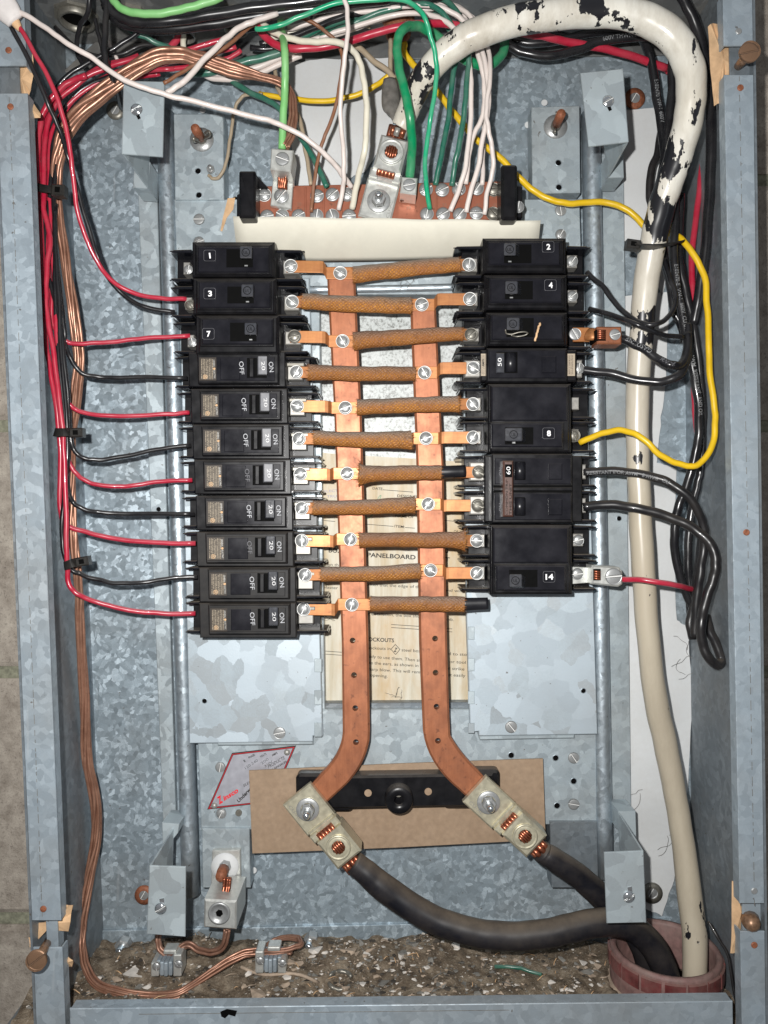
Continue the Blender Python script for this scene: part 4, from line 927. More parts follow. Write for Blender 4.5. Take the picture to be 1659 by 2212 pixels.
for i, (ls, bs, sa, sb, rs, side, fl, fr, lab) in enumerate(ROWS):
    t = thing('sleeved_strap', lab, 'copper strap', W(bs[0], bs[1], .04), 'sleeved copper straps')
    if side == 'A':
        e = 26 if i != 10 else 45
        pts = [(ls[0]-10, ls[1], DT), (bs[0]-44, ls[1]+1, DT), (bs[0]-37, ls[1]+2, DT-.0006), (bs[0]-33, (ls[1]+bs[1])/2, DBUS+.002), (bs[0]-30, bs[1], DBUS+.0004), (bs[0]+e, bs[1], DBUS), (sa[0]+20, sa[1], DBUS+.002)]
        ribbon('copper_strip', pts, 13, .0013, M['strap'], t)
        if rs: ribbon('strip_end', [(sb[0]-20, sb[1], .049), (sb[0]+5, (sb[1]+rs[1])/2, DT+.001), (rs[0]-6, rs[1], DT), (rs[0]+8, rs[1], DT)], 12.5, .0013, M['strap'], t)
        sleeve(t, sa, sb, .0445, .0500, fl, fr, -1.5)
    else:
        pts = [(sb[0]-20, sb[1], DBUS+.002), (bs[0]-26, bs[1], DBUS), (bs[0]+27, bs[1], DBUS+.0004), (bs[0]+30, (rs[1]+bs[1])/2, DBUS+.002), (bs[0]+34, rs[1]+1, DT-.0006), (bs[0]+40, rs[1], DT), (rs[0]+10 if i not in (3, 7) else rs[0]-15, rs[1], DT)]
        ribbon('copper_strip', pts, 13, .0013, M['strap'], t)
        ribbon('strip_end', [(ls[0]-8, ls[1], DT), (ls[0]+8, ls[1], DT), (sa[0]+4, (sa[1]+ls[1])/2, DT+.001), (sa[0]+20, sa[1], .049)], 12.5, .0013, M['strap'], t)
        sleeve(t, sa, sb, .0500, .0445, fl, fr, 1.0)
    screw(bs[0], bs[1], DBUS+.0006, 12.2, t, 'r', random.choice([20, 50, 120, 150, 75]))
    screw(ls[0], ls[1], DT+.0004, 12.2, t, 'd' if i == 2 else 'r')
    if rs: screw(rs[0], rs[1], DT+.0006 if i not in (3,) else .0462, 12.2, t, 'd' if i in (2, 6, 7) else 'r')
    if i == 6:
        mb = MB(); sweep(mb, path([(950, 1020, .049), (975, 1019, .049), (1005, 1018, .0485)], 13.5), 18, flat=.8); mb.build('black_tube', M['tube'], t)
    if i == 10:
        mb = MB(); sweep(mb, path([(1000, 1306, .049), (1025, 1305, .049, 14), (1054, 1304, .049, 13.5)], 15), 18, flat=.6); mb.build('black_end_cap', M['tube'], t)

# ================================================================== neutral bar at the top
nb = thing('neutral_bar', 'wide dull copper terminal bar with two rows of silver screws and black end walls', 'terminal bar', W(820, 440, .03))
DN = .046
P1('copper_bar', [(553, 402), (1084, 391), (1086, 474), (555, 478)], DN, DN-.004, M['nbar'], nb, .0006)
for x in (622, 660, 699, 738, 944, 979, 1017, 1054): P1('cast_ridge', rect(x-2, 396 if x > 800 else 404, x+2, 470), DN+.0005, DN-.001, M['nbar'], nb, .0003)
P1('end_wall', rrect(516, 368, 552, 470, 4), .066, .018, M['black'], nb, .0015); P1('end_wall', rrect(1083, 354, 1118, 474, 6), .066, .018, M['black'], nb, .0020)
P1('end_foot', rrect(511, 418, 540, 470, 4), .050, .018, M['black'], nb, .001); P1('end_foot', rrect(1100, 400, 1129, 472, 5), .050, .018, M['black'], nb, .001)
P1('web', [(548, 372), (579, 405), (552, 405)], .050, .03, M['black'], nb, .0005); P1('web', [(1086, 360), (1076, 393), (1086, 393)], .050, .03, M['black'], nb, .0005)
screw(1119, 448, .0505, 13, nb, 's', 80)
for x, y, k, a in ((571, 421, 'r', 0), (718, 421, 's', 40), (685, 424, 's', 20), (750, 421, 's', 150), (920, 410, 's', 30), (955, 411, 's', 25), (991, 409, 's', 120), (1030, 408, 's', 55), (1066, 410, 'd', 0),
                   (577, 468, 's', 10), (610, 467, 's', 150), (645, 467, 's', 30), (684, 467, 's', 80), (718, 467, 's', 110), (754, 467, 's', 5),
                   (922, 463, 's', 80), (957, 463, 's', 30), (993, 464, 's', 50), (1029, 461, 's', 0), (1065, 462, 'd', 135)):
    screw(x, y, DN+.0006, 15 if k == 's' else 12.5, nb, k, a)
mb = MB()
for s, x, y in (('20', 641, 444), ('31', 648, 456), ('19', 716, 446), ('30', 722, 456), ('29', 752, 456), ('38', 878, 452), ('37', 1066, 428), ('45', 1064, 446), ('36', 990, 432), ('47', 1028, 446), ('35', 955, 446)):
    textpx(mb, s, x, y, x+10, y, DN+.0003, 7, .0)
mb.build('stamped_numbers', M['bareold'], nb)
# cream card that shields the bar
mb = MB(); NX, NY = 24, 10; vs = []
for j in range(NY+1):
    f = j/NY
    for i in range(NX+1):
        g = i/NX; xt, yt = 503+(1168-503)*g, 467+(477-467)*g; xb, yb = 514+(1160-514)*g, 563-3*g+3*math.sin(g*5)
        x, y = xt+(xb-xt)*f, yt+(yb-yt)*f
        vs.append(W(x, y+1.2*math.sin(g*23)*(1-f), .0565-.027*f**1.5+.0010*math.sin(g*7)*(1-f)))
fs = [(j*(NX+1)+i, (j+1)*(NX+1)+i, (j+1)*(NX+1)+i+1, j*(NX+1)+i+1) for j in range(NY) for i in range(NX)]
mb.add(vs, fs, True); o = mb.build('card_shield', M['cream_card']); md = o.modifiers.new('s', 'SOLIDIFY'); md.thickness = .0008
tag(o, 'cream coloured card shield curving out below the row of terminal screws', 'card')
# ---- lugs
def bolt(t, x, y, d, rw, rn, rs, hs=.009):
    mb = MB(); c = W(x, y, d); k = px(d); lathe(mb, c, [(rw*k, 0), (rw*k, .0011), (rw*k*.96, .0014), (rn*k, .0015)], 32, cap=False); mb.build('washer', M['screw'], t)
    mb = MB(); lathe(mb, c+Vector((0, -.0013, 0)), [(rn*k, 0), (rn*k, .0035), (rn*.88*k, .0045), (rs*k, .0045)], 6, smooth=False, cap=False, rot=.4); mb.build('nut', M['screw'], t)
    mb = MB(); lathe(mb, c+Vector((0, -.004, 0)), [(rs*k, 0)]+[(rs*k*(1 if q % 2 else .88), .001+q*.0007) for q in range(int(hs/.0007))]+[(rs*k*.6, .001+hs)], 18, cap=True); mb.build('threaded_stud', M['chrome'], t)
def bore(t, x, y, d, ro, mat, rmat='lug', dirv=(1, 0)):
    k = px(d); c = W(x, y, d); mb = MB()
    lathe(mb, c, [(ro*k, 0), (ro*k, .0012), (ro*.90*k, .0017), (ro*.84*k, .0008), (ro*.80*k, .0010), (ro*.56*k, .0010)], 32, cap=False)
    lathe(mb, c, [(ro*.56*k, .0010), (ro*.54*k, -.0002)], 6, smooth=False, cap=False); mb.build('set_screw_ring', M[rmat], t)
    disc('socket_shadow', x, y, d, ro*.55, .0003, M['slot'], t, 6, 0)
    for q in range(-2, 3):
        a = Vector((dirv[0], 0, -dirv[1])); b = Vector((dirv[1], 0, dirv[0])); h = math.sqrt(max(.26-(q*.19)**2, .02))*ro*k
        p = c+b*(q*.19*ro*k)+Vector((0, -.0004, 0)); mb = MB(); sweep(mb, [(p-a*h, .10*ro*k), (p+a*h, .10*ro*k)], 8); mb.build('cable_strand', M['barered'], t)
def biglug(label, bx_, by_, hx, hy, wb=38, mat='lug', d=.047, hexfirst=False):
    L = math.hypot(hx-bx_, hy-by_); u = ((hx-bx_)/L, (hy-by_)/L); v = (-u[1], u[0])
    t = thing('cable_lug', label, 'cable lug', W(bx_, by_, d-.005), 'large cable lugs')
    c = (bx_, by_)
    P1('tongue', orect(c, u, -40, 46, wb), d, d-.006, M[mat], t, .0012)
    P1('neck', orect(c, u, 42, 66, wb*.88), d+.003, d-.006, M[mat], t, .001)
    for s in (-1, 1):
        cc = (c[0]+v[0]*s*wb*.72+u[0]*60, c[1]+v[1]*s*wb*.72+u[1]*60)
        P1('clamp_ear', orect(cc, u, -9, 9, 9), d+.008, d, M[mat], t, .0012)
    P1('strand_opening', orect(c, u, 58, 76, wb*.55), d+.0062, d-.004, M['slot'], t, .0003)
    for q in range(5):
        s = (q-2)*.22; p0 = (c[0]+u[0]*54+v[0]*s*wb, c[1]+u[1]*54+v[1]*s*wb); p1 = (c[0]+u[0]*80+v[0]*s*wb, c[1]+u[1]*80+v[1]*s*wb)
        mb = MB(); sweep(mb, [(W(*p0, d+.0068), .0018), (W(*p1, d+.0075), .0018)], 8); mb.build('cable_strand', M['barered'], t)
    P1('barrel', orect(c, u, 72, 144, wb*.86), d+.013, d-.004, M[mat], t, .0018)
    bolt(t, bx_, by_, d, 25, 15.5, 8); bore(t, hx, hy, d+.013, 27, M[mat], mat, u)
    mb = MB(); 
    textpx(mb, 'CU-AL', c[0]+v[0]*30-u[0]*30, c[1]+v[1]*30-u[1]*30, c[0]+v[0]*30+u[0]*8, c[1]+v[1]*30+u[1]*8, d+.0002, 7); mb.build('stamped_mark', M['tin'], t)
    for q in range(7):
        a = q*math.pi*2/7; s = math.cos(a)*15; zz = d+.004+math.sin(a)*.0042
        p0 = (c[0]+u[0]*140+v[0]*s, c[1]+u[1]*140+v[1]*s); p1 = (c[0]+u[0]*166+v[0]*s, c[1]+u[1]*166+v[1]*s)
        mb = MB(); sweep(mb, [(W(*p0, zz), .0021), (W(*p1, zz), .0021)], 8); mb.build('cable_strand', M['barered'], t)
    return t
biglug('pale gold cable lug at the foot of the left copper bar', 665, 1748, 731, 1830)
biglug('pale gold cable lug at the foot of the right copper bar', 1055, 1733, 1134, 1806)
biglug('large silver cable lug at the end of the thick white cable', 818, 435, 845, 329, 36, 'lugal', .050)
t = thing('ground_lug', 'small silver lug under the light green wire on the terminal bar', 'cable lug', W(609, 420, .045))
P1('block', [(586, 320), (634, 324), (628, 371), (583, 365)], .072, .052, M['lugal'], t, .0007); P1('tongue', [(590, 380), (634, 388), (629, 451), (584, 443)], .052, .048, M['lugal'], t, .0005)
P1('back_wall', [(590, 320), (634, 324), (634, 395), (590, 390)], .055, .048, M['lugal'], t, .0005)
screw(610, 344, .0722, 15, t, 'f', -20, 'set_screw'); screw(608, 424, .0530, 16, t, 's', 50)
strands('cable_strand', [(610, 366, .060), (612, 385, .059), (610, 408, .056)], 12, M['barered'], t, 7, .3, 20)
t = thing('green_wire_lug', 'small square silver lug at the end of the thick green wire', 'cable lug', W(884, 400, .045))
P1('block', [(868, 381), (902, 384), (899, 421), (864, 416)], .064, .048, M['lugal'], t, .0008); screw(884, 400, .0642, 13.5, t, 'f', 12, 'set_screw')
for q in range(8):
    mb = MB(); sweep(mb, [(W(866+q*4, 416, .053), .0009), (W(866.5+q*3.9, 434+random.uniform(-2, 2), .0505), .0008)], 6); mb.build('cable_strand', M['barered'], t)
t = thing('copper_connector', 'bright copper screw connector right of the unnumbered breaker', 'cable lug', W(1300, 722, .045))
P1('tongue', rect(1238, 707, 1274, 738), .048, .0465, M['strap'], t, .0005); mb = MB(); mb_ = path([(1270, 722, .049), (1280, 722, .053), (1290, 722, .052)], 15); sweep(mb, mb_, 16, flat=.5); mb.build('crimp', M['strap'], t)
P1('block', rect(1290, 705, 1343, 743), .060, .045, M['bus'], t, .001); P1('opening', rect(1287, 712, 1309, 736), .0603, .045, M['slot'], t, .0003); screw(1328, 723, .0603, 12, t, 'f', 15, 'set_screw'); screw(1242, 722, .0483, 13, t, 'f', 120)
for q in range(5):
    mb = MB(); sweep(mb, [(W(1290, 715+q*4, .0607), .0008), (W(1308, 715+q*4, .0607), .0008)], 6); mb.build('cable_strand', M['barered'], t)
t = thing('silver_connector', 'silver screw connector at the end of the red wire beside breaker 14', 'cable lug', W(1300, 1243, .045))
P1('tongue', [(1234, 1224), (1285, 1226), (1285, 1258), (1236, 1262)], .0478, .0462, M['lugal'], t, .0004); P1('block', [(1279, 1221), (1338, 1225), (1345, 1236), (1345, 1262), (1336, 1268), (1279, 1262)], .060, .044, M['lugal'], t, .0012)
P1('opening', rect(1282, 1229, 1298, 1254), .0604, .045, M['slot'], t, .0003); screw(1325, 1245, .0604, 18, t, 'f', 5, 'set_screw'); screw(1247, 1240, .048, 13, t, 's', 5)
for q in range(4):
    mb = MB(); sweep(mb, [(W(1283, 1234+q*5, .0607), .0009), (W(1297, 1236+q*5, .0607), .0009)], 6); mb.build('cable_strand', M['barered'], t)
# ---- lower insulator block and fibre board
P_ = P1('fibre_board', [(537.5, 1665), (860, 1650), (1173, 1639), (1178, 1789), (1180, 1814), (860, 1831), (545, 1844)], .0255, .0238, M['board'], None, .0002)
tag(P_, 'plain brown fibre board behind the lugs at the feet of the copper bars', 'board')
ins = thing('insulator_block', 'black moulded insulator with a round centre boss across the brown board', 'insulator', W(860, 1713, .026))
P1('base', [(639, 1680), (640, 1752), (1076, 1742), (1078, 1690), (1070, 1668), (650, 1672)], .030, .0257, M['black'], ins, .0008)
P1('bar', [(700, 1678), (1066, 1672), (1066, 1742), (702, 1748)], .038, .0257, M['black'], ins, .0015)
for x0, x1, y0_, y1_ in ((640, 762, 1672, 1755), (958, 1080, 1664, 1748)): P1('end_block', rrect(x0, y0_, x1, y1_, 10), .0325+.003, .0257, M['black'], ins, .002)
mb = MB(); lathe(mb, W(861, 1713, .030), [(31*px(.03), 0), (30*px(.03), .014), (27*px(.03), .0155), (11*px(.03), .0155), (9*px(.03), .014)], 36, cap=False); mb.build('centre_boss', M['black'], ins)
disc('boss_screw', 861, 1713, .0445, 9, .0006, M['screwdull'], ins)
for x, y in ((795, 1713), (925, 1710)): disc('bolt_hole', x, y, .0382, 8, .0002, M['board'], ins)
for x, y in ((724, 1721), (1006, 1722)): disc('screw_cap', x, y, .0356, 14, .0015, M['black'], ins, ch=.0006)
# ---- name plate
t = thing('name_plate', 'slanted silver name plate with a red and black border, half under the board', 'name plate', W(540, 1680, .018))
NP = [(500.7, 1627.6), (639, 1611.5), (586, 1733), (447.5, 1748.8)]
def shr(f): 
    cx, cy = 543.3, 1680.2; return [(cx+(x-cx)*f, cy+(y-cy)*f) for x, y in NP]
P1('border', NP, .0186, .0173, M['ink'], t, .0001); P1('red_line', inset(NP, -1.6) if False else shr(.972), .01865, .0185, M['redink'], t, 0); P1('dark_line', shr(.957), .0187, .0186, M['maroonink'], t, 0); P1('plate', shr(.928), .0188, .0187, M['silver'], t, 0)
lettering('red_lettering', [('Z', 473, 1737, 484, 1731, .0190, dict(h=15, bold=.05, shear=.3)), ('insco', 484, 1730, 516, 1710, .0190, dict(h=10, bold=.035, shear=.3))], M['redink'], t)
lettering('black_lettering', [('Underwriters', 516, 1734, 560, 1689, .0190, dict(h=8, bold=.03, shear=.2)), ('ELECTRIC', 527, 1700, 560, 1680, .0190, dict(h=5.5, shear=.3)), ('PRODUCTS', 580, 1660, 616, 1639, .0190, dict(h=7, shear=.3)),
     ('LOS ANGELES', 580, 1670, 620, 1646, .0190, dict(h=4, bold=.02)), ('PHASE', 538, 1639, 551, 1632, .0190, dict(h=4.5, bold=.02)), ('VOLTS', 563, 1637, 576, 1630, .0190, dict(h=4.5, bold=.02)), ('AMPS', 588, 1634, 600, 1628, .0190, dict(h=4.5, bold=.02))], M['ink'], t)
lettering('stamped_lettering', [('1', 528, 1647, 531, 1645, .0190, dict(h=6)), ('120 240', 531, 1662, 558, 1644, .0190, dict(h=6)), ('200', 566, 1652, 581, 1641, .0190, dict(h=6)), ('3W', 572, 1658, 590, 1646, .0190, dict(h=5))], M['chrome'], t)
for x, y in ((463, 1740), (620, 1625)):
    mb = MB(); lathe(mb, W(x, y, .0187), [(7*px(.0187), 0), (6*px(.0187), .0012), (3*px(.0187), .002), (.0001, .0021)], 18); mb.build('rivet', M['tin'], t)

# ================================================================== thick cables
def cableobj(label, pts, r, mat, name='thick_cable', wear=None, n=24, per=7, parts=None):
    t = thing(name, label, 'cable', W(pts[0][0], pts[0][1], pts[0][2]))
    C = path(pts, r, per, .0006); mb = MB(); sweep(mb, C, n)
    at = None
    if wear:
        at = []
        for c, rr in C:
            k = (ZB+c.y)/F; X, Y = CX+c.x/k, CY-c.z/k
            for j in range(n): at.append(wear(X, Y, 2*math.pi*j/n))
    mb.build('jacket', mat, t, attr=at); return t, C
CAB = [(866, 275, .062, 22), (884, 235, .068, 24), (908, 180, .078, 27), (944, 132, .088, 28), (988, 95, .094, 30), (1040, 68, .098, 31), (1105, 46, .100, 31), (1180, 34, .100, 31), (1260, 26, .100, 31), (1340, 28, .100, 31), (1410, 48, .100, 32), (1462, 90, .099, 32),
       (1488, 145, .098, 32), (1493, 210, .095, 31.5), (1485, 270, .090, 31), (1467, 335, .084, 30), (1446, 395, .078, 29), (1428, 450, .072, 28.5), (1412, 520, .066, 28), (1399, 590, .060, 27), (1389, 680, .055, 25.5), (1381, 780, .050, 25), (1377, 900, .047, 24.5),
       (1379, 1020, .045, 24), (1385, 1150, .044, 24.5), (1393, 1280, .043, 24.5), (1403, 1410, .042, 24), (1419, 1520, .042, 25), (1440, 1620, .043, 25), (1456, 1705, .045, 24), (1475, 1816, .048, 24), (1489, 1929, .054, 26), (1499, 2013, .058, 26), (1500, 2100, .062, 25), (1498, 2160, .062, 25)]
def wear(X, Y, a):
    w = -.07
    for x, y, sx, sy, k in ((1405, 12, 60, 22, .22), (1010, 95, 60, 22, .16), (1470, 100, 30, 60, .10), (1480, 330, 45, 75, .20), (1420, 480, 40, 55, .26), (1390, 690, 30, 30, .16), (905, 200, 40, 60, .10), (1500, 240, 20, 60, .10), (1360, 650, 14, 400, .06), (1484, 2020, 24, 90, .25), (1468, 1860, 16, 60, .20), (1382, 1000, 12, 60, .10), (1420, 1500, 12, 80, .08), (1100, 40, 90, 16, .10), (1280, 20, 60, 16, .12), (1385, 740, 20, 20, .16), (935, 150, 25, 30, .12)):
        w += k*math.exp(-((X-x)/sx)**2-((Y-y)/sy)**2)
    if Y < 600 and X < 1300: w += .055*(1 if math.sin(a) < -.2 else 0)
    w += .06 if Y < 750 else .01
    return w
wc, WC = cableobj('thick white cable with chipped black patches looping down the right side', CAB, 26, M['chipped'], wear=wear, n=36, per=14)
for q in range(7):
    a = q*math.pi*2/7; mb = MB(); sweep(mb, [(W(863+math.cos(a)*14, 277+math.cos(a)*4, .066+math.sin(a)*.004), .0021), (W(858+math.cos(a)*13, 294+math.cos(a)*4, .063+math.sin(a)*.004), .0021)], 8); mb.build('cable_strand', M['barered'] if q % 2 else M['tin'], wc)
cableobj('thick dusty black cable sweeping from the left lug into the floor ring', [(764, 1862, .052, 24), (790, 1884, .053, 26), (824, 1913, .054), (884, 1956, .056), (943, 1988, .059), (1003, 2009, .062), (1063, 2020, .064), (1123, 2022, .066), (1183, 2015, .066), (1243, 2002, .065), (1303, 1992, .063), (1350, 1996, .060), (1390, 2022, .058), (1420, 2060, .058), (1440, 2110, .058), (1448, 2160, .058)], 28.5, M['cable'])
cableobj('thick dusty black cable from the right lug, passing behind the bracket', [(1168, 1838, .052, 23), (1195, 1856, .052, 25), (1243, 1888, .050, 26), (1290, 1928, .047, 27), (1330, 1968, .044, 27), (1368, 2010, .042, 26), (1392, 2060, .042, 25), (1405, 2120, .042, 24), (1410, 2150, .042, 24)], 26, M['cable'])

# ================================================================== thinner wires (photo x, y, height above the back)
def Z(pts, d0, d1=None):       # fills in heights linearly between d0 and d1
    n = len(pts); d1 = d0 if d1 is None else d1
    return [(p[0], p[1], d0+(d1-d0)*i/(n-1)) if len(p) == 2 else p for i, p in enumerate(pts)]
def ZZ(pts, keys):             # keys: [(index fraction, d)]
    n = len(pts); out = []
    for i, p in enumerate(pts):
        f = i/(n-1)
        for (a, da), (b, dbb) in zip(keys, keys[1:]):
            if a <= f <= b+1e-9:
                out.append((p[0], p[1], da+(dbb-da)*((f-a)/(b-a)))); break
    return out
GL = 'wires running down the left side'
def Wr(label, pts, r, mat, group=None, **k): return wire(label, pts, r, M[mat], 'wire', group, **k)
E = [(0, .070), (.55, .066), (.8, .058), (1, .044)]
Wr('red wire bending in to breaker 7, highest of the red wires on the left', ZZ([(521, 108), (493, 126), (451, 137), (395, 146), (297, 157), (240, 172), (175, 205), (132, 262), (118, 335), (115, 420), (112, 500), (116, 600), (112, 690), (122, 716), (134, 731), (151, 741), (196, 741), (252, 738), (322, 730), (411, 725)], E), 5, 'red', GL)
Wr('red wire bending in to the fifth breaker on the left', ZZ([(378, 150), (250, 160), (160, 215), (112, 290), (108, 400), (110, 500), (118, 620), (124, 740), (133, 820), (151, 874), (168, 887), (210, 895), (280, 898), (364, 894), (409, 892)], E), 5, 'red', GL)
Wr('red wire bending in to the seventh breaker on the left, dusty on top', ZZ([(510, 101), (451, 118), (381, 132), (325, 143), (240, 160), (165, 210), (124, 270), (104, 400), (104, 560), (108, 700), (124, 830), (138, 930), (151, 1003), (168, 1026), (196, 1043), (238, 1050), (280, 1050), (336, 1041), (415, 1037)], E), 5, 'red', GL)
Wr('red wire bending in to the ninth breaker on the left, under the second tie', ZZ([(300, 120), (210, 150), (140, 200), (104, 250), (90, 320), (84, 410), (87, 510), (95, 620), (96, 690), (100, 750), (112, 818), (126, 916), (131, 995), (130, 1095), (137, 1127), (151, 1138), (196, 1152), (252, 1164), (322, 1171), (422, 1174)], E), 5.5, 'red', GL)
Wr('outermost long red wire bending in to the lowest breaker on the left', ZZ([(482, 84), (437, 98), (395, 111), (325, 121), (265, 133), (210, 155), (155, 190), (115, 235), (98, 300), (95, 400), (96, 455), (108, 515), (101, 594), (99, 650), (109, 720), (123, 818), (134, 916), (139, 995), (143, 1135), (146, 1219), (150, 1264), (168, 1283), (196, 1296), (238, 1309), (294, 1320), (350, 1325), (422, 1325)], [(0, .075), (.5, .074), (.8, .066), (1, .044)]), 5.5, 'red', GL)
Wr('short thick red wire lying against the left wall above the first tie', Z([(186, 162), (150, 178), (118, 205), (98, 235), (88, 262), (83, 310), (82, 380), (85, 450), (89, 530), (93, 620)], .080, .068), 6.5, 'red', GL)
Wr('black wire bending in to the fourth breaker on the left', ZZ([(305, 64), (265, 94), (224, 118), (176, 144), (141, 168), (120, 195), (110, 224), (105, 270), (104, 328), (105, 400), (106, 440), (115, 520), (123, 570), (132, 650), (138, 706), (143, 751), (157, 784), (182, 808), (218, 815), (280, 815), (404, 817)], E), 5, 'blk', GL)
Wr('black wire bending in to the sixth breaker on the left, below the second tie', ZZ([(240, 165), (190, 185), (150, 220), (126, 268), (112, 340), (108, 420), (99, 500), (97, 560), (108, 610), (126, 678), (140, 790), (148, 874), (153, 947), (162, 975), (182, 990), (213, 993), (266, 986), (336, 972), (411, 961)], E), 5, 'blk', GL)
Wr('black wire bending in to the eighth breaker on the left', ZZ([(230, 178), (165, 225), (134, 290), (119, 380), (117, 460), (122, 560), (128, 660), (134, 790), (144, 900), (147, 995), (148, 1065), (160, 1087), (182, 1100), (218, 1107), (280, 1110), (420, 1110)], E), 5, 'blk', GL)
Wr('black wire bending in to the tenth breaker on the left, below the lowest tie', ZZ([(120, 440), (118, 560), (122, 700), (134, 850), (146, 960), (140, 1060), (134, 1129), (137, 1191), (154, 1230), (174, 1240), (213, 1253), (266, 1260), (322, 1257), (378, 1248), (426, 1246)], [(0, .068), (.5, .064), (.8, .055), (1, .044)]), 5, 'blk', GL)
Wr('red wire crossing the white wire from the taped end to breaker 3', ZZ([(40, 55), (77, 118), (115, 189), (139, 262), (152, 331), (160, 398), (168, 460), (190, 524), (221, 583), (252, 614), (302, 637), (350, 644.5), (402, 646)], [(0, .122), (.15, .118), (.5, .090), (.8, .062), (1, .044)]), 5, 'red')
Wr('black wire running from the taped end down to breaker 3', ZZ([(22, 55), (53, 112), (90, 192), (115, 250), (134, 296), (146, 335), (165, 400), (190, 488), (218, 572), (246, 616), (280, 647), (316, 664), (378, 675)], [(0, .121), (.15, .118), (.5, .086), (.8, .060), (1, .042)]), 5, 'blk')
Wr('long white wire slanting from the taped end down to the terminal bar', ZZ([(28, 20), (62, 36), (105, 65), (135, 87), (175, 110), (215, 137), (268, 172), (318, 192), (360, 205), (412, 217), (470, 232), (520, 245), (570, 258), (605, 270), (640, 286), (675, 309), (705, 336), (728, 362), (745, 385), (759, 402)], [(0, .126), (.2, .122), (.5, .098), (.8, .076), (1, .050)]), 5.6, 'white')
t = thing('taped_wire_end', 'white taped bundle end poking in at the upper left corner', 'tape', W(10, 20, .125))
mb = MB(); sweep(mb, path([(-30, -45, .128, 30), (-5, -5, .127, 30), (18, 25, .126, 27), (34, 46, .124, 20)], 26), 18, flat=.6); mb.build('tape_wrap', M['whitetape'], t)
mb = MB(); sweep(mb, path([(28, 40, .123, 12), (38, 56, .122, 9), (44, 66, .121, 5)], 12), 10); mb.build('paper_tongue', M['drywall'], t)
# top bundle
Wr('thick light green wire curving along the very top left', Z([(236, -20), (248, 5), (266, 20), (297, 29), (339, 29), (395, 19), (440, 8), (480, -8)], .106), 8, 'lgreen')
Wr('thick black wire under the light green wire at the top', Z([(215, -30), (232, 10), (255, 32), (285, 45), (325, 49), (395, 42), (479, 28), (560, 15), (640, 5), (720, -4), (820, -12)], .098), 11, 'blk')
Wr('lower thick black wire sweeping across the top left', Z([(228, 10), (250, 40), (297, 58), (367, 62), (451, 52), (530, 39), (600, 28), (680, 18), (760, 6), (840, -4)], .088), 12, 'blk')
Wr('dusty black wire hanging straight down left of the top bracket', ZZ([(232, -20), (229, 48), (226, 96), (229, 136), (240, 160), (252, 190), (263, 232)], [(0, .100), (.7, .094), (1, .030)]), 6.5, 'blkdusty')
Wr('thin black wire coming down from the top near the left corner', ZZ([(196, -20), (190, 24), (176, 51), (168, 80), (167, 110), (178, 138), (192, 155)], [(0, .095), (1, .05)]), 5, 'blk')
Wr('black wire stub with pointed tip beside the hanging black wire', Z([(206, 40), (212, 70), (219, 100), (226, 130)], .085), 4.5, 'blkdusty')
Wr('black wire dropping behind the red wires at the top left', ZZ([(334, 66), (335, 85), (333, 105), (332, 116)], [(0, .05), (1, .04)]), 8, 'blk')
Wr('dark green wire slanting under the thick black wires, top left', Z([(250, 38), (270, 58), (298, 74), (333, 90), (378, 108), (420, 120)], .070, .05), 5.5, 'dgreen')
Wr('red wire leaving the grey conduit connector', Z([(392, 66), (385, 80), (372, 98), (362, 112)], .045), 7, 'red')
Wr('cream wire leaving the grey conduit connector', Z([(397, 66), (396, 85), (397, 108), (402, 120)], .045), 6, 'cream')
Wr('short white wire end behind the hanging black wire', Z([(232, 85), (238, 100), (246, 116), (254, 130)], .05), 4, 'white')
Wr('dark green wire bundle arching behind the copper rope, lower', Z([(611, 111), (563, 126), (507, 140), (451, 156), (405, 158)], .050), 8.5, 'dgreen')
Wr('white wire curving behind the copper rope, upper', Z([(660, 104), (613, 120), (563, 143), (521, 154), (480, 160), (445, 158)], .046), 6, 'white')
Wr('white wire curving behind the copper rope, lower', Z([(650, 120), (613, 134), (549, 162), (493, 171), (451, 166), (435, 158)], .043), 6, 'white')
Wr('black wire crossing low behind the copper rope', Z([(540, 104), (575, 106), (610, 100), (650, 90)], .038), 6, 'blk')
Wr('white wire crossing the left bracket edge up to the top bundle', Z([(360, 201), (385, 185), (402, 172), (435, 135), (475, 95), (500, 72), (525, 55), (555, 44), (600, 28)], .096, .090), 6, 'white')
Wr('long brown wire looping over the top and down to the terminal bar', Z([(353, 180), (395, 155), (430, 135), (470, 112), (500, 92), (525, 70), (548, 52), (575, 40), (610, 37), (653, 39), (687, 56), (715, 78), (733, 100), (740, 126), (734, 182), (723, 238), (703, 290), (693, 318), (685, 355), (677, 405), (673, 459)], .092, .052), 4, 'brown')
Wr('bright green wire running along the top and straight down to the bar', ZZ([(552, 62), (570, 62), (600, 55), (653, 34), (709, 12), (765, 2), (835, -1), (877, 1), (899, 13), (919, 41), (930, 75), (939, 112), (943, 154), (937, 210), (929, 262), (923, 305), (919, 350), (921, 396), (929, 452)], [(0, .098), (.5, .110), (.8, .085), (1, .052)]), 5.2, 'teal')
Wr('thick green wire in a tight loop ending in the square lug', ZZ([(1093, 78), (1085, 115), (1055, 142), (1005, 130), (961, 92), (933, 71), (905, 58), (885, 57), (868, 66), (859, 90), (859, 126), (867, 168), (878, 210), (886, 255), (890, 300), (889, 340), (886, 384)], [(0, .045), (.3, .070), (.5, .088), (.8, .088), (1, .058)]), 10, 'green')
Wr('thick light green wire hanging straight into the small silver lug', ZZ([(606, 40), (608, 62), (612, 85), (615, 110), (616, 160), (615, 200), (611, 260), (609, 322)], [(0, .060), (.4, .084), (1, .066)]), 8.2, 'lgreen')
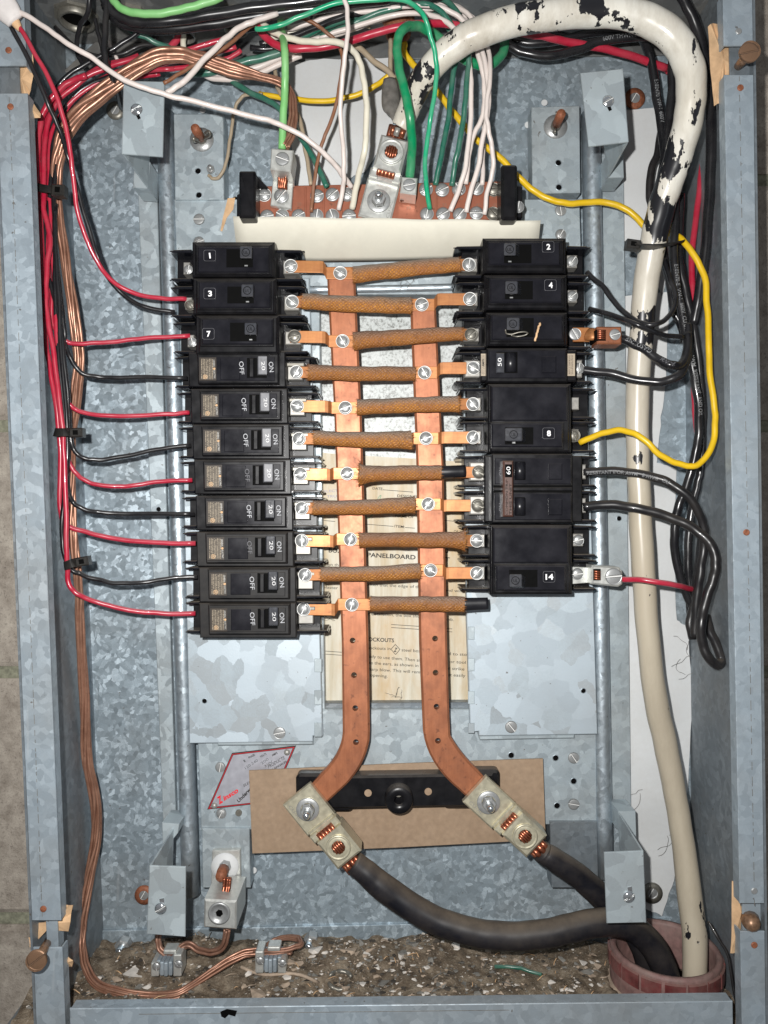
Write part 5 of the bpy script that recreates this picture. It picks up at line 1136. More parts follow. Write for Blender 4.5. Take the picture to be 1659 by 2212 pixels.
Wr('thick red wire arching across the top toward the right side', ZZ([(552, 45), (560, 62), (575, 82), (598, 98), (625, 105), (675, 104), (740, 93), (785, 79), (829, 66), (880, 54), (940, 51), (1004, 56), (1065, 62), (1129, 72), (1180, 80), (1229, 91), (1304, 104), (1379, 126), (1440, 148)], [(0, .070), (.5, .078), (.7, .06), (1, .035)]), 8, 'red')
Wr('cream wire arcing over the thick red wire and down to the bar', ZZ([(562, 44), (580, 62), (605, 76), (640, 86), (680, 90), (717, 90), (748, 98), (766, 113), (779, 140), (787, 182), (792, 238), (791, 290), (788, 325), (779, 362), (769, 405), (761, 451)], [(0, .072), (.5, .088), (.8, .082), (1, .052)]), 6.6, 'cream')
Wr('white wire hanging straight down left of the cream wire', ZZ([(741, -15), (749, 20), (751, 70), (746, 112), (740, 168), (735, 224), (737, 285), (742, 325), (743, 375), (741, 405), (732, 453)], [(0, .116), (.3, .108), (1, .052)]), 5, 'white')
Wr('yellow wire swinging under the white sheet edge toward the grey splice', Z([(845, 155), (835, 166), (810, 186), (779, 202), (737, 214), (695, 218), (639, 215), (597, 209), (560, 203)], .040, .030), 5.6, 'yellow')
Wr('thin brown wire hooking down to the small pan screw', ZZ([(566, 203), (545, 203), (525, 208), (511, 225), (503, 255), (500, 285), (493, 325), (486, 362), (474, 382), (460, 385), (450, 378)], [(0, .034), (1, .022)]), 3.6, 'tan')
t = thing('pan_ground_screw', 'small silver screw head beside the hooked thin brown wire', 'screw', W(456, 368, .0196)); mb = MB(); cyl(mb, W(456, 368, .0196), 9*px(.02), .003, 6, ch=.0004); lathe(mb, W(455, 364, .0225), [(5*px(.02), 0), (5*px(.02), .003)], 14); mb.build('head', M['screw'], t)
Wr('dark green wire slanting down behind the light green wire to the bar', ZZ([(470, 155), (505, 178), (540, 200), (575, 216), (605, 236), (640, 282), (665, 322), (690, 370), (706, 404)], [(0, .04), (1, .050)]), 6, 'dgreen')
Wr('thin tan wire wandering down left of the green wire', ZZ([(594, 140), (597, 175), (604, 200), (625, 225), (645, 252), (656, 300), (664, 350), (672, 400)], [(0, .035), (1, .050)]), 4.5, 'tan')
Wr('printed tan wire slanting to the grey splice', Z([(750, 94), (779, 106), (807, 132), (835, 151), (853, 170)], .045), 6, 'tan')
Wr('tan wire dropping from the rusty bushing to the grey splice', Z([(844, 85), (844, 115), (843, 145), (844, 168)], .042), 5, 'tan')
t = thing('grey_splice', 'grey taped wire splice hanging left of the thick green loop', 'tape', W(845, 200, .045)); mb = MB(); sweep(mb, path([(842, 172, .047, 14), (843, 200, .048, 19), (845, 232, .050, 19), (850, 245, .052, 11), (854, 266, .053, 4)], 15), 14, flat=.6); mb.build('tape_wrap', M['tape'], t)
RG = 'white wires dropping to the right half of the terminal bar'
UP = [(0, .060), (.35, .075), (.6, .070), (1, .052)]
Wr('leftmost white wire of the right group, ending at the lower screws', ZZ([(690, 82), (754, 62), (835, 36), (905, 28), (950, 40), (985, 66), (1008, 100), (1014, 140), (1018, 190), (1018, 252), (1013, 300), (1006, 360), (992, 406), (973, 456)], UP), 5.4, 'white', RG)
Wr('white wire of the right group that stops at an upper screw', ZZ([(622, 62), (681, 46), (737, 31), (821, 22), (877, 13), (933, 12), (975, 26), (1003, 48), (1024, 90), (1036, 130), (1045, 170), (1046, 215), (1041, 255), (1024, 290), (1013, 336), (1006, 398)], UP), 5.4, 'white', RG)
Wr('middle white wire of the right group, ending at a lower screw', ZZ([(900, 22), (950, 18), (990, 35), (1020, 62), (1040, 105), (1052, 165), (1056, 215), (1050, 260), (1042, 305), (1033, 360), (1018, 408), (1007, 459)], UP), 5.4, 'white', RG)
wo, wC = Wr('printed white wire of the right group, straight down to an upper screw', ZZ([(1000, 30), (1025, 70), (1044, 118), (1050, 165), (1050, 220), (1046, 276), (1043, 336), (1042, 400)], [(0, .055), (1, .048)]), 5, 'white', RG)
Wr('rightmost white wire of the right group with a kink', ZZ([(975, 8), (1010, 30), (1040, 70), (1056, 110), (1058, 175), (1051, 225), (1052, 262), (1058, 290), (1064, 324), (1064, 367), (1054, 408), (1046, 463)], UP), 5, 'white', RG)
wraptext('printed_lettering', '12 AWG CU 600V', wC, .62, .0022, M['ink'], wo, True)
Wr('dark green wire left of the white group, ending at the second upper screw', ZZ([(692, 81), (754, 55), (793, 36), (850, 18), (905, 8), (947, 20), (972, 50), (989, 85), (985, 130), (975, 190), (970, 250), (957, 312), (949, 360), (941, 400)], UP), 6, 'dgreen', 'dark green wires to the bar')
Wr('dark green wire next to the whites, ending at the third upper screw', ZZ([(935, -8), (965, 3), (990, 30), (1004, 70), (1012, 110), (1011, 150), (1007, 200), (1002, 252), (992, 312), (982, 355), (975, 402)], UP), 6, 'dgreen', 'dark green wires to the bar')
Wr('black wire slanting across the top bundle', Z([(625, 80), (695, 54), (754, 33), (835, 20), (905, 4), (960, -8)], .066), 6.5, 'blk')
Wr('dark green wire across the top bundle', Z([(640, 84), (709, 56), (770, 36), (850, 10), (890, -4)], .062), 6, 'dgreen')
Wr('white wire lying lowest across the top bundle', Z([(640, 95), (700, 80), (754, 66), (807, 46), (877, 30), (940, 34), (990, 60)], .056), 5.4, 'white')
Wr('dark green wire showing under the white ones in the top bundle', Z([(650, 92), (720, 66), (790, 40), (840, 22)], .052), 6, 'dgreen')
Wr('black wire end near the rusty screw in the top bundle', Z([(500, 68), (530, 62), (560, 60)], .05), 9, 'blk')
for lab, pts, r, m, d0 in (('white wire passing behind the big cable near the top edge', [(870, 8), (930, 4), (985, 14), (1022, 40), (1040, 75)], 5, 'white', .05), ('dark green wire nearest the top edge, right of centre', [(840, 14), (890, 18), (940, 32), (968, 60), (978, 92)], 5.5, 'dgreen', .048),
   ('black wire tucked under the copper rope at the left', [(300, 150), (250, 168), (205, 190), (165, 222), (140, 262)], 5.5, 'blk', .060), ('dusty red wire tucked lowest in the left bend', [(345, 158), (290, 168), (235, 186), (190, 214), (155, 255), (138, 300)], 5.5, 'red', .056),
   ('cream wire behind the thick red arch', [(570, 88), (620, 72), (680, 66), (730, 52), (790, 40)], 6, 'cream', .05), ('black wire low behind the white group at the top', [(560, 96), (610, 84), (655, 70), (700, 66), (760, 48), (820, 40)], 6, 'blk', .042),
   ('thin black wire looping in the top left corner', [(120, 60), (150, 90), (200, 120), (260, 118), (300, 100), (340, 96)], 4.5, 'blkdusty', .05), ('dark cable lying along the ceiling at the top right', [(1120, 60), (1200, 76), (1290, 84), (1350, 60), (1400, 40)], 8, 'blk', .034),
   ('thin brown wire bending near the rusty screw top centre', [(690, 20), (720, 10), (730, 30), (760, 44), (800, 60)], 3, 'tan', .04)):
    Wr(lab, Z(pts, d0), r, m)
# wires on the right side
RS = 'black wires on the right side'
K = lambda label, pts, r, mat='blk', **k: Wr(label, pts, r, mat, RS, **k)
K('upper black wire bowing under the thick white cable at the top right', ZZ([(1085, 74), (1105, 84), (1140, 93), (1204, 88), (1279, 70), (1354, 66), (1420, 80), (1460, 110)], [(0, .04), (1, .05)]), 9)
ko, kC = K('lower black wire bowing under the thick white cable, turning down', ZZ([(1080, 80), (1100, 98), (1130, 113), (1179, 121), (1239, 110), (1304, 88), (1379, 79), (1425, 85), (1447, 105), (1452, 150), (1450, 205), (1444, 270), (1437, 330), (1425, 400)], [(0, .045), (1, .05)]), 9.5)
wraptext('printed_lettering', '600V THWN AWG 8', kC, .34, .003, M['wireink'], ko, False)
ko, kC = K('black printed wire hanging left beside the white cable, top right', ZZ([(1352, 34), (1380, 70), (1396, 100), (1409, 144), (1419, 216), (1429, 276), (1436, 340), (1440, 400)], [(0, .035), (1, .045)]), 9.5)
wraptext('printed_lettering', 'E102470 VW-1 600V', kC, .42, .0028, M['wireink'], ko, False)
K('black wire outermost on the right, running along the right wall', ZZ([(1470, -15), (1486, 20), (1503, 55), (1520, 120), (1531, 192), (1536, 260), (1536, 330), (1533, 400), (1528, 488), (1519, 578), (1509, 645), (1498, 700)], [(0, .075), (.6, .06), (1, .045)]), 11)
K('short dark wire peeking out left of the white cable at mid height', Z([(1432, 262), (1420, 330), (1407, 370), (1403, 420), (1407, 450)], .022), 8, 'blkdusty')
Wr('red wire running down behind the yellow wire on the right', ZZ([(1437, 147), (1480, 190), (1506, 235), (1518, 290), (1518, 340), (1511, 410), (1502, 480), (1495, 533), (1495, 600), (1498, 660), (1500, 760), (1500, 863), (1503, 905), (1507, 945)], [(0, .03), (1, .035)]), 6.5, 'red')
ko, kC = K('black wire printed AND OIL RESISTANT curving down the right side', ZZ([(1466, 300), (1462, 398), (1457, 473), (1456, 533), (1460, 600), (1471, 668), (1486, 743), (1498, 803), (1507, 863), (1510, 923), (1504, 968), (1495, 1013), (1480, 1060), (1466, 1095), (1459, 1130), (1457, 1175), (1465, 1235), (1483, 1283), (1497, 1319), (1501, 1379)], [(0, .055), (.5, .058), (1, .045)]), 9.5)
wraptext('printed_lettering', 'E102470-E  VW-1  600V  CU 8 AWG  II OR AWM  RESISTANT  AND OIL', kC, .25, .0026, M['wireink'], ko, False)
K('black wire right of the printed one, curving down the right side', ZZ([(1470, 420), (1466, 500), (1467, 560), (1476, 610), (1490, 668), (1504, 743), (1513, 818), (1518, 878), (1517, 953), (1513, 1013), (1509, 1040), (1498, 1085), (1489, 1145), (1486, 1205), (1489, 1265), (1494, 1355)], [(0, .045), (1, .038)]), 9)
K('black wire behind the others at the right, between tie and loop', ZZ([(1440, 420), (1434, 520), (1437, 570), (1447, 620), (1455, 670), (1470, 700), (1478, 740)], [(0, .04), (1, .045)]), 8)
ko, kC = K('upper dusty black wire from the 60 amp breaker, printed along its top', ZZ([(1259, 1020), (1321, 1018), (1366, 1021), (1411, 1030), (1447, 1043), (1477, 1064), (1501, 1091), (1516, 1124), (1522, 1155), (1519, 1190), (1513, 1235), (1507, 1280), (1503, 1325), (1502, 1375)], [(0, .044), (.4, .064), (1, .055)]), 9.5, 'blkdusty')
wraptext('printed_lettering', 'RESISTANT II OR AWM   8 AWG   CU', kC, .015, .0026, M['wireink'], ko, False, .25)
K('lower dusty black wire from the 60 amp breaker ending in a hanging loop', ZZ([(1259, 1095), (1321, 1091), (1366, 1097), (1411, 1106), (1456, 1121), (1495, 1139), (1525, 1163), (1543, 1190), (1546, 1220), (1539, 1256), (1525, 1295), (1517, 1331), (1514, 1365), (1519, 1397), (1535, 1426), (1551, 1437), (1558, 1426), (1549, 1397), (1534, 1364), (1526, 1330)], [(0, .044), (.4, .070), (.75, .068), (.87, .060), (1, .045)]), 10.5, 'blkdusty')
K('dusty black wire behind the hanging loop at lower right', Z([(1516, 1160), (1508, 1230), (1500, 1300), (1490, 1345), (1497, 1380)], .05), 9, 'blkdusty')
K('black wire from the 50 amp breaker curving up at the right', ZZ([(1255, 799), (1314, 806), (1372, 820), (1430, 824), (1466, 811), (1483, 780), (1487, 740), (1486, 700)], [(0, .044), (.5, .066), (1, .058)]), 9.5)
ko, kC = K('black wire printed GASOLINE leaving the copper connector', ZZ([(1340, 730), (1382, 749), (1420, 775), (1450, 789), (1473, 786), (1484, 760), (1486, 720)], [(0, .052), (.5, .070), (1, .060)]), 9.5)
wraptext('printed_lettering', 'GASOLINE', kC, .06, .0032, M['wireink'], ko, True); wraptext('printed_lettering', 'AWM I', kC, .42, .0028, M['dimink'], ko, True)
K('thin black wire from breaker 2 looping under the white cable front', ZZ([(1268, 588), (1305, 624), (1338, 665), (1372, 691), (1406, 702), (1436, 691), (1456, 664), (1458, 630), (1446, 600), (1434, 560)], [(0, .046), (.45, .075), (1, .055)]), 5.5)
K('thin black wire from breaker 4 crossing the white cable', ZZ([(1272, 667), (1324, 681), (1382, 703), (1430, 723), (1476, 729)], [(0, .046), (.5, .073), (1, .064)]), 5.5)
Wr('yellow wire crossing from the top bushing behind the white cable to breaker 8', ZZ([(873, 92), (873, 112), (891, 137), (908, 158), (947, 200), (975, 238), (1003, 272), (1028, 300), (1079, 340), (1114, 377), (1149, 409), (1189, 431), (1229, 440), (1279, 436), (1329, 442), (1367, 462), (1395, 490), (1430, 500), (1466, 512), (1495, 545), (1519, 590), (1528, 662), (1531, 740), (1533, 800), (1543, 880), (1545, 925), (1533, 975), (1503, 1006), (1465, 1001), (1420, 978), (1382, 942), (1343, 930), (1300, 936), (1252, 957)],
   [(0, .035), (.25, .035), (.42, .034), (.5, .038), (.56, .060), (.8, .075), (.9, .076), (1, .046)]), 6.8, 'yellow')
Wr('red wire from the silver connector going behind the black wires', ZZ([(1340, 1251), (1396, 1254), (1444, 1261), (1480, 1269), (1502, 1275)], [(0, .054), (.4, .072), (1, .045)]), 6.2, 'red')

# ---- cable ties
def tie(label, pts, hx, hy, hw, hh, d, ang=0):
    t = thing('cable_tie', label, 'cable tie', W(hx, hy, d), 'black cable ties')
    C = path(pts, 1, 6); mb = MB(); FR = frames(C); vs = []; w = .0030
    for (c, r), (T, N, B) in zip(C, FR):
        for a, b in ((-1, -1), (1, -1), (1, 1), (-1, 1)): vs.append(c+B*w*a+N*.0005*b)
    n = len(C); fs = [(i*4+k, i*4+(k+1) % 4, (i+1)*4+(k+1) % 4, (i+1)*4+k) for i in range(n-1) for k in range(4)]+[(3, 2, 1, 0), (4*n-4, 4*n-3, 4*n-2, 4*n-1)]
    mb.add(vs, fs); mb.build('strap', M['tie'], t)
    u = (math.cos(math.radians(ang)), math.sin(math.radians(ang)))
    P1('head', orect((hx, hy), u, -hw, hw, hh), d+.003, d-.004, M['tie'], t, .0008); P1('head_opening', orect((hx, hy), u, -hw*.45, hw*.35, hh*.5), d+.0032, d, M['slot'], t, .0002)
tie('black cable tie highest round the left wire bundle', [(78, 402, .070), (80, 404, .082), (100, 408, .084), (120, 410, .080), (134, 410, .070)], 124, 409, 14, 12, .083, 4)
tie('middle black cable tie round the left wires, near the fifth breaker', [(119, 933, .062), (121, 934, .074), (140, 934, .075), (152, 932, .070)], 163, 934, 14, 10, .072, -2)
tie('lowest black cable tie on the left wires', [(140, 1222, .060), (142, 1222, .073), (155, 1217, .074), (165, 1214, .070)], 176, 1213, 14, 10, .072, -10)
tie('black cable tie wrapped round the thick white cable and black wires', [(1368, 529, .060), (1378, 531, .082), (1410, 532, .088), (1440, 529, .080), (1462, 525, .072), (1471, 522, .058)], 1370, 526, 15, 10, .080, 8)

# ================================================================== bare copper ropes
def F_(x, y, h): 
    """point on the floor heap: depth found from the height"""
    z = ZF+h; k = z/(CY-y); return ZB-k*F
t = thing('copper_rope', 'long bare stranded copper wire from the silver lug down the left wall to the floor', 'bare wire', W(180, 1500, .03))
RP = [(616, 318, .064), (628, 290, .062), (633, 240, .060), (626, 198, .058), (604, 176, .060), (560, 164, .064), (510, 152, .067), (475, 141, .070), (430, 127, .073), (390, 118, .075), (350, 120, .077), (310, 137, .078), (265, 165, .078), (220, 200, .078), (175, 240, .076), (143, 285, .072), (126, 340, .068), (121, 400, .062), (124, 440, .060), (132, 496, .056), (146, 580, .052), (157, 664, .048), (166, 720, .044), (171, 776, .040), (167, 832, .040), (160, 888, .043), (154, 950, .048), (153, 1037, .052), (156, 1135, .052), (164, 1219, .050), (170, 1275, .046), (173, 1359, .040), (178, 1443, .034), (184, 1513, .030), (184, 1591, .028),
      (190, 1659, .026), (207, 1738, .022), (205, 1826, .024), (194, 1888, .028), (183, 1967, .034), (178, 2033, .040), (184, 2085, .050), (208, 2125, .058), (262, 2143, .062), (330, 2153, .062), (385, 2146, .062), (440, 2112, .052), (484, 2082, .044), (528, 2060, .038), (560, 2055, .036)]
RR = [(x, y, d+.002, 12 if y < 2000 else 9.5) if y > 420 else (x, y, d+.002, 12+6*min(max((420-y)/150, 0), 1) if x < 560 else 11) for x, y, d in RP]
strands('strand', RR, 9.5, M['bare'], t, 8, .30, 13)
strands('inner_strand', [(x, y, d, r*.5) for x, y, d, r in RR], 5, M['bare'], t, 4, .5, 22)
t = thing('copper_wire_loop', 'short bare copper wire looping from the lower left lug to the grounding clamp', 'bare wire', W(430, 2050, .04))
strands('strand', [(490, 2008, .052), (486, 2035, .052), (472, 2052, .050), (450, 2056, .048), (425, 2050, .044), (405, 2040, .043), (385, 2052, .044), (365, 2062, .044), (348, 2052, .044), (342, 2032, .04), (344, 2015, .036)], 8, M['bareold'], t, 5, .42, 40)
t = thing('copper_wire_coil', 'bare copper wire coiled back on itself at the right grounding clamp', 'bare wire', W(600, 2050, .04))
strands('strand', [(528, 2060, .036), (560, 2058, .040), (595, 2056, .042), (630, 2050, .040), (650, 2040, .036), (645, 2028, .030), (618, 2026, .026), (590, 2034, .026), (580, 2046, .03), (600, 2056, .036), (630, 2056, .038)], 7, M['bareold'], t, 5, .42, 40)
# lower left ground lug
t = thing('ground_lug', 'big silver block lug with hex socket at the lower left of the pan', 'cable lug', W(478, 1960, .03))
P1('tongue', [(458, 1838), (519, 1836), (520, 1912), (456, 1916)], .024, .0196, M['lugal'], t, .0006)
P1('block', [(441, 1943), (511, 1947), (510, 2009), (440, 2004)], .062, .026, M['lugal'], t, .0012)
mb = MB(); lathe(mb, W(486, 1872, .0242), [(30*px(.024), 0), (29*px(.024), .0012), (12*px(.024), .0016)], 30, cap=False); mb.build('washer', M['wpaint'], t)
mb = MB(); sweep(mb, [(W(486, 1872, .025), .0042), (W(480, 1884, .036), .0042), (W(477, 1893, .046), .0040)], 14); mb.build('stud', M['rust'], t)
mb = MB(); lathe(mb, W(487, 1870, .026), [(13*px(.026), 0), (12*px(.026), .004), (7*px(.026), .0055)], 6, smooth=False); mb.build('nut', M['screw'], t)
mb = MB(); lathe(mb, W(483, 1930, .032), [(19*px(.03), 0), (18*px(.03), .004)], 20); mb.build('cable_hole', M['slot'], t)
strands('cable_strand', [(492, 1898, .046), (490, 1915, .047), (487, 1935, .050), (486, 1950, .050)], 10, M['barered'], t, 6, .34, 20)
mb = MB(); c = W(474, 1972, .062); lathe(mb, c, [(24*px(.062), 0), (24*px(.062), .0012), (20*px(.062), .0016), (18*px(.062), .0004), (8*px(.062), .0002)], 28, cap=False); lathe(mb, c, [(8.2*px(.062), .0004), (.0001, .00035)], 6, cap=False, smooth=False); mb.build('hex_set_screw', M['screw'], t)
mb = MB(); cyl(mb, c, 8*px(.062), .0006, 6); mb.build('hex_socket', M['slot'], t)
# ground clamps, bolts
def clamp(label, x, y, d, w):
    t = thing('grounding_clamp', label, 'grounding clamp', W(x, y+25, d-.01), 'grounding clamps on the box floor')
    c = W(x, y, d); k = px(d)
    for q in range(5):
        a = math.pi*q/4; mb = MB(); X = c.x+(q-2)*9*k
        mb.box(X-4.3*k, X+4.3*k, c.y-.002-.003*math.sin(a), c.y+.012, c.z-16*k, c.z+14*k); o = mb.build('flute', M['flange'], t); md = o.modifiers.new('b', 'BEVEL'); md.width = .0008; md.segments = 2
    for s, hh in ((-1, 12), (1, 30)):
        mb = MB(); X = c.x+s*24*k*(1 if w > 0 else -1); mb.box(X-9*k, X+9*k, c.y-.004, c.y+.010, c.z-18*k, c.z+hh*k); o = mb.build('jaw', M['lugal'], t); md = o.modifiers.new('b', 'BEVEL'); md.width = .0010; md.segments = 2
        screw(x+s*24*(1 if w > 0 else -1), y+6-hh*.3, d+.0042, 9, t, 's')
    mb = MB(); mb.box(c.x-8*k, c.x+20*k, c.y-.002, c.y+.008, c.z+26*k, c.z+36*k); o = mb.build('saddle', M['lugal'], t); md = o.modifiers.new('b', 'BEVEL'); md.width = .001; md.segments = 2
clamp('silver grounding clamp on the floor under the lower left bracket', 362, 2085, .050, 1)
clamp('silver grounding clamp on the floor beside the copper coil', 586, 2078, .044, -1)
for label, x, y in (('hex nut and bolt on the bottom edge of the box, left one', 268, 2036), ('hex nut and bolt on the bottom edge of the box, beside the copper coil', 672, 2026)):
    t = thing('bolt_and_nut', label, 'bolt', W(x, y, .01), 'bolts at the bottom of the back panel')
    mb = MB(); cyl(mb, W(x+2, y, .004), 17*px(.01), .008, 6, ch=.001); mb.build('nut', M['screw'], t)
    mb = MB(); lathe(mb, W(x-3, y+8, .010), [(9*px(.01), 0)]+[((9 if q % 2 else 7.8)*px(.01), .001+q*.001) for q in range(9)]+[(6*px(.01), .010)], 16); mb.build('threaded_end', M['chrome'], t)

# ================================================================== conduit ring in the floor
t = thing('conduit_bushing', 'maroon plastic bushing ring on the conduit where the thick cables enter', 'conduit bushing', (.2075, -.050, -.335))
c = Vector((.2075, -.050, -.3335)); R = .0400
mb = MB(); lathe(mb, c, [(R*.98, -.020), (R*.98, .010), (R*.96, .0125), (R*.89, .0125), (R*.86, .010), (R*.85, -.02)], 48, (0, 0, 1), cap=False); mb.build('ring', M['maroonrim'], t)
for q in range(16):
    a0, a1 = 2*math.pi*(q+.07)/16, 2*math.pi*(q+.93)/16; mb = MB(); vs = []
    for i in range(5):
        a = a0+(a1-a0)*i/4
        for r, h in ((R*.97, -.002), (R*1.015, -.001), (R*1.015, .0085), (R*.97, .0095)): vs.append(c+Vector((math.cos(a)*r, math.sin(a)*r, h)))
    fs = [(i*4+k, (i+1)*4+k, (i+1)*4+(k+1) % 4, i*4+(k+1) % 4) for i in range(4) for k in range(4)]+[(0, 1, 2, 3), (19, 18, 17, 16)]
    mb.add(vs, fs); mb.build('panel', M['crimson'], t)
mb = MB(); lathe(mb, c, [(R*.94, -.03), (R*.94, -.012), (R*1.12, -.016), (R*1.2, -.022)], 40, (0, 0, 1), cap=False); mb.build('conduit_collar', M['tanchip'], t)
mb = MB(); lathe(mb, c, [(R*.845, -.021), (.0001, -.0212)], 30, (0, 0, 1), cap=False); mb.build('dark_throat', M['slot'], t)

# ================================================================== dirt heap and debris on the floor
mb = MB(); NX, NY = 190, 46; vs = []
def hz(X, Y):
    f = (-Y)/DB
    h = .0095+.011*noise.noise(Vector((X*13, Y*13, 3)))+.005*noise.noise(Vector((X*42, Y*42, 7)))+.006*math.exp(-((X+.03)/.06)**2-((Y+.02)/.03)**2)+.005*math.exp(-((X+.17)/.05)**2-((Y+.03)/.04)**2)+.0032*noise.noise(Vector((X*150, Y*150, 1)))+.0008*noise.noise(Vector((X*400, Y*400, 1)))
    h += .003*math.exp(-((f-.1)/.15)**2)-.002*f
    if (X-.2075)**2+(Y+.05)**2 < (R*1.0)**2: h = -.004
    return max(h, .0006) if h > -.003 else .0004
for j in range(NY+1):
    for i in range(NX+1):
        X = -.255+.512*i/NX; Y = -.002-.112*j/NY; vs.append((X, Y, ZF+hz(X, Y)))
mb.add(vs, [(j*(NX+1)+i, (j+1)*(NX+1)+i, (j+1)*(NX+1)+i+1, j*(NX+1)+i+1) for j in range(NY) for i in range(NX)], True)
o = mb.build('dirt_heap', M['dirt']); o['kind'] = 'stuff'; o['label'] = 'brown dirt and dust heaped on the bottom of the box'; o['category'] = 'dirt'
def chip(mb, c, s, fl=.5):
    bm = bmesh.new()
    pts = [Vector((random.gauss(0, 1), random.gauss(0, 1), random.gauss(0, fl))).normalized()*random.uniform(.6, 1) for _ in range(random.randint(7, 10))]
    for p in pts: bm.verts.new((p.x*s, p.y*s*random.uniform(.7, 1), p.z*s*fl))
    r = bmesh.ops.convex_hull(bm, input=bm.verts); bm.verts.ensure_lookup_table()
    vsl = [v for v in bm.verts if v.link_faces]; ix = {v: i for i, v in enumerate(vsl)}
    mb.add([c+v.co for v in vsl], [tuple(ix[v] for v in f.verts) for f in bm.faces]); bm.free()
mb = MB(); random.seed(11)
for i in range(4200):
    X = random.uniform(-.25, .252) if i % 3 else random.gauss(-.03, .09); Y = -random.uniform(.004, .112)
    if abs(X) > .25 or noise.noise(Vector((X*30, Y*30, 5))) < -.28: continue
    if (X-.2075)**2+(Y+.05)**2 < (R*1.15)**2: continue
    mb.cur = random.choices([0, 1, 2, 3], [3, 4, 4, 3])[0]; s = min(.0005+random.expovariate(1/.00100), .0058)
    chip(mb, Vector((X, Y, ZF+hz(X, Y)+s*.2)), s, .5)
o = mb.build('rubble', [M['plaster'], M['tanchip'], M['greychip'], M['darkchip']]); o['kind'] = 'stuff'; o['label'] = 'small loose chips of plaster and grit lying over the dirt'; o['category'] = 'rubble'
mb = MB()
for i in range(150):
    X = random.uniform(-.24, .17); Y = -random.uniform(.01, .10); z = ZF+hz(X, Y)+.001; a = random.uniform(0, math.pi); l = random.uniform(.003, .012); p = Vector((X, Y, z)); dv = Vector((math.cos(a), math.sin(a)*.7, random.uniform(-.1, .2)))*l
    mb.cur = random.randint(0, 2); sweep(mb, [(p, .0003), (p+dv*.5+Vector((0, 0, .001)), .00035), (p+dv, .0002)], 5)
o = mb.build('fibres', [M['tanchip'], M['drywall'], M['greychip']]); o['kind'] = 'stuff'; o['label'] = 'fine splinters and fibres scattered on the dirt'; o['category'] = 'fibres'
def place(x, y, h=.008):
    for _ in range(6):
        z = ZF+h; k = z/(CY-y); d = ZB-k*F; w = W(x, y, d); h = hz(w.x, -min(max(-w.y, .001), .11))+.0012
    return w
BIG = [(751, 2052, .0098, 'tanchip', 'large tan plaster flake lying behind the middle of the dirt heap'), (800, 2052, .0062, 'tanchip', 'upright tan chip right of the large flake'), (683, 2052, .0085, 'plaster', 'long whitish plaster piece leaning near the copper coil'), (815, 2090, .0042, 'plaster', 'clean white chip in the middle of the dirt'),
       (775, 2085, .0032, 'plaster', 'small white chip left of the clean white chip'), (784, 2125, .0033, 'plaster', 'white chip low in the middle of the heap'), (986, 2048, .0040, 'plaster', 'white chip just under the thick black cable'), (1048, 2070, .0040, 'plaster', 'white chip left of the green wire scrap'),
       (910, 2048, .0030, 'plaster', 'small white chip behind the heap left of the black cable'), (1213, 2072, .0040, 'greychip', 'grey chip right of the green wire scrap'), (1128, 2122, .0042, 'tanchip', 'tan chip below the green wire scrap'), (850, 2140, .0030, 'plaster', 'white chip by the bottom lip'),
       (920, 2140, .0075, 'tanchip', 'flat tan flake near the bottom lip'), (560, 2145, .0090, 'tanchip', 'broad tan flake below the right grounding clamp'), (620, 2110, .0045, 'plaster', 'white plaster sliver right of the grounding clamp'), (288, 2100, .0095, 'plaster', 'crumbled white plaster lump at the left of the heap'),
       (250, 2118, .0050, 'tanchip', 'ochre lump left of the white plaster'), (1355, 2130, .0045, 'tanchip', 'tan crumb left of the maroon ring'), (1305, 2110, .0035, 'tanchip', 'yellowish chip near the maroon ring'), (1450, 2170, .0035, 'plaster', 'white crumb in front of the maroon ring')]
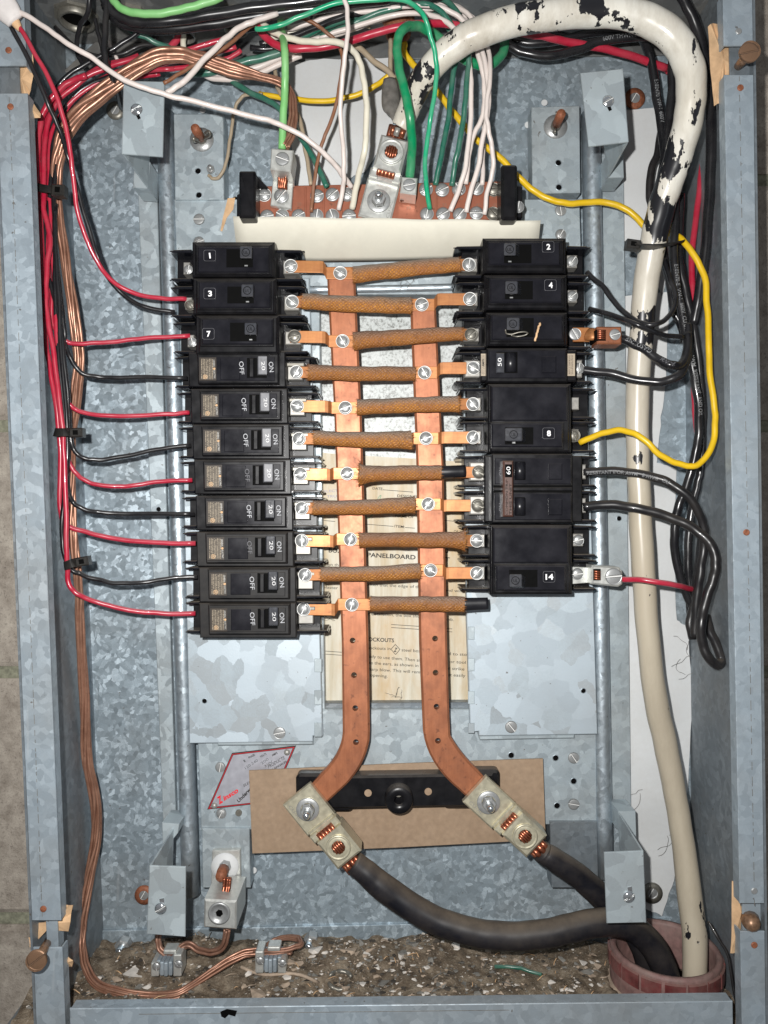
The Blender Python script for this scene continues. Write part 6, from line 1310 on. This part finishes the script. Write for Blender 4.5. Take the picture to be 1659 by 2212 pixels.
for x, y, s, m, lab in BIG:
    mb = MB(); c = place(x, y, .009); chip(mb, c, s, .45); tag(mb.build('plaster_chip', M[m]), lab, 'plaster chip', 'larger plaster chips on the dirt')
mb = MB(); sweep(mb, [(place(1068, 2088, .0095), .0014), (place(1095, 2088, .0105), .0014), (place(1125, 2091, .010), .0014), (place(1143, 2098, .009), .0013), (place(1170, 2105, .008), .0012)], 10)
tag(mb.build('wire_scrap', M['dgreen']), 'short scrap of green wire lying on the dirt', 'wire scrap')
mb = MB(); C = [(place(735+26*math.cos(a), 2118+20*math.sin(a), .0095), .0016) for a in [i*math.pi*1.7/20+.6 for i in range(21)]]; sweep(mb, C, 8); tag(mb.build('spring_clip', M['screwdull']), 'dull curled metal clip half buried in the dirt', 'metal clip')
mb = MB(); C = [(place(520+i*13, 2088+8*math.sin(i*.5)+i*2.6, .0095), .0012) for i in range(14)]; sweep(mb, C, 7); tag(mb.build('string', M['tanchip']), 'brown string trailing over the dirt below the right clamp', 'string')
# red wire end visible through ring: loose thin wire at the right wall
Wr('thin dark wire hanging down the right wall behind the maroon ring', Z([(1530, 1990), (1548, 2020), (1570, 2060), (1582, 2120), (1592, 2180)], .07, .09), 3, 'blkdusty')
for o in list(bpy.data.objects):
    if o.type == 'MESH' and o.parent is None and 'label' not in o and 'kind' not in o: print('UNTAGGED', o.name)

def hairs(label, name, spots, n, mat):
    mb = MB()
    for x, y, sx, sy, d, L in spots:
        for i in range(n):
            X, Y = x+random.uniform(-sx, sx), y+random.uniform(-sy, sy); a = random.uniform(0, 6.28); P = []
            for k in range(7):
                P.append((X, Y, d+random.uniform(0, .0015))); a += random.uniform(-.7, .7); X += math.cos(a)*L; Y += math.sin(a)*L
            sweep(mb, path(P, .35, 3), 4)
    o = mb.build(name, mat); o['kind'] = 'stuff'; o['label'] = label; o['category'] = 'hair'
hairs('fine dark hairs and cobweb threads caught on the card and the white paper', 'cobweb_hairs', [(885, 610, 22, 12, .024, 5), (1500, 1440, 50, 40, .006, 8), (1400, 1800, 60, 80, .006, 9), (860, 1508, 14, 6, .005, 4), (700, 1330, 8, 5, .03, 3)], 6, M['greychip'])
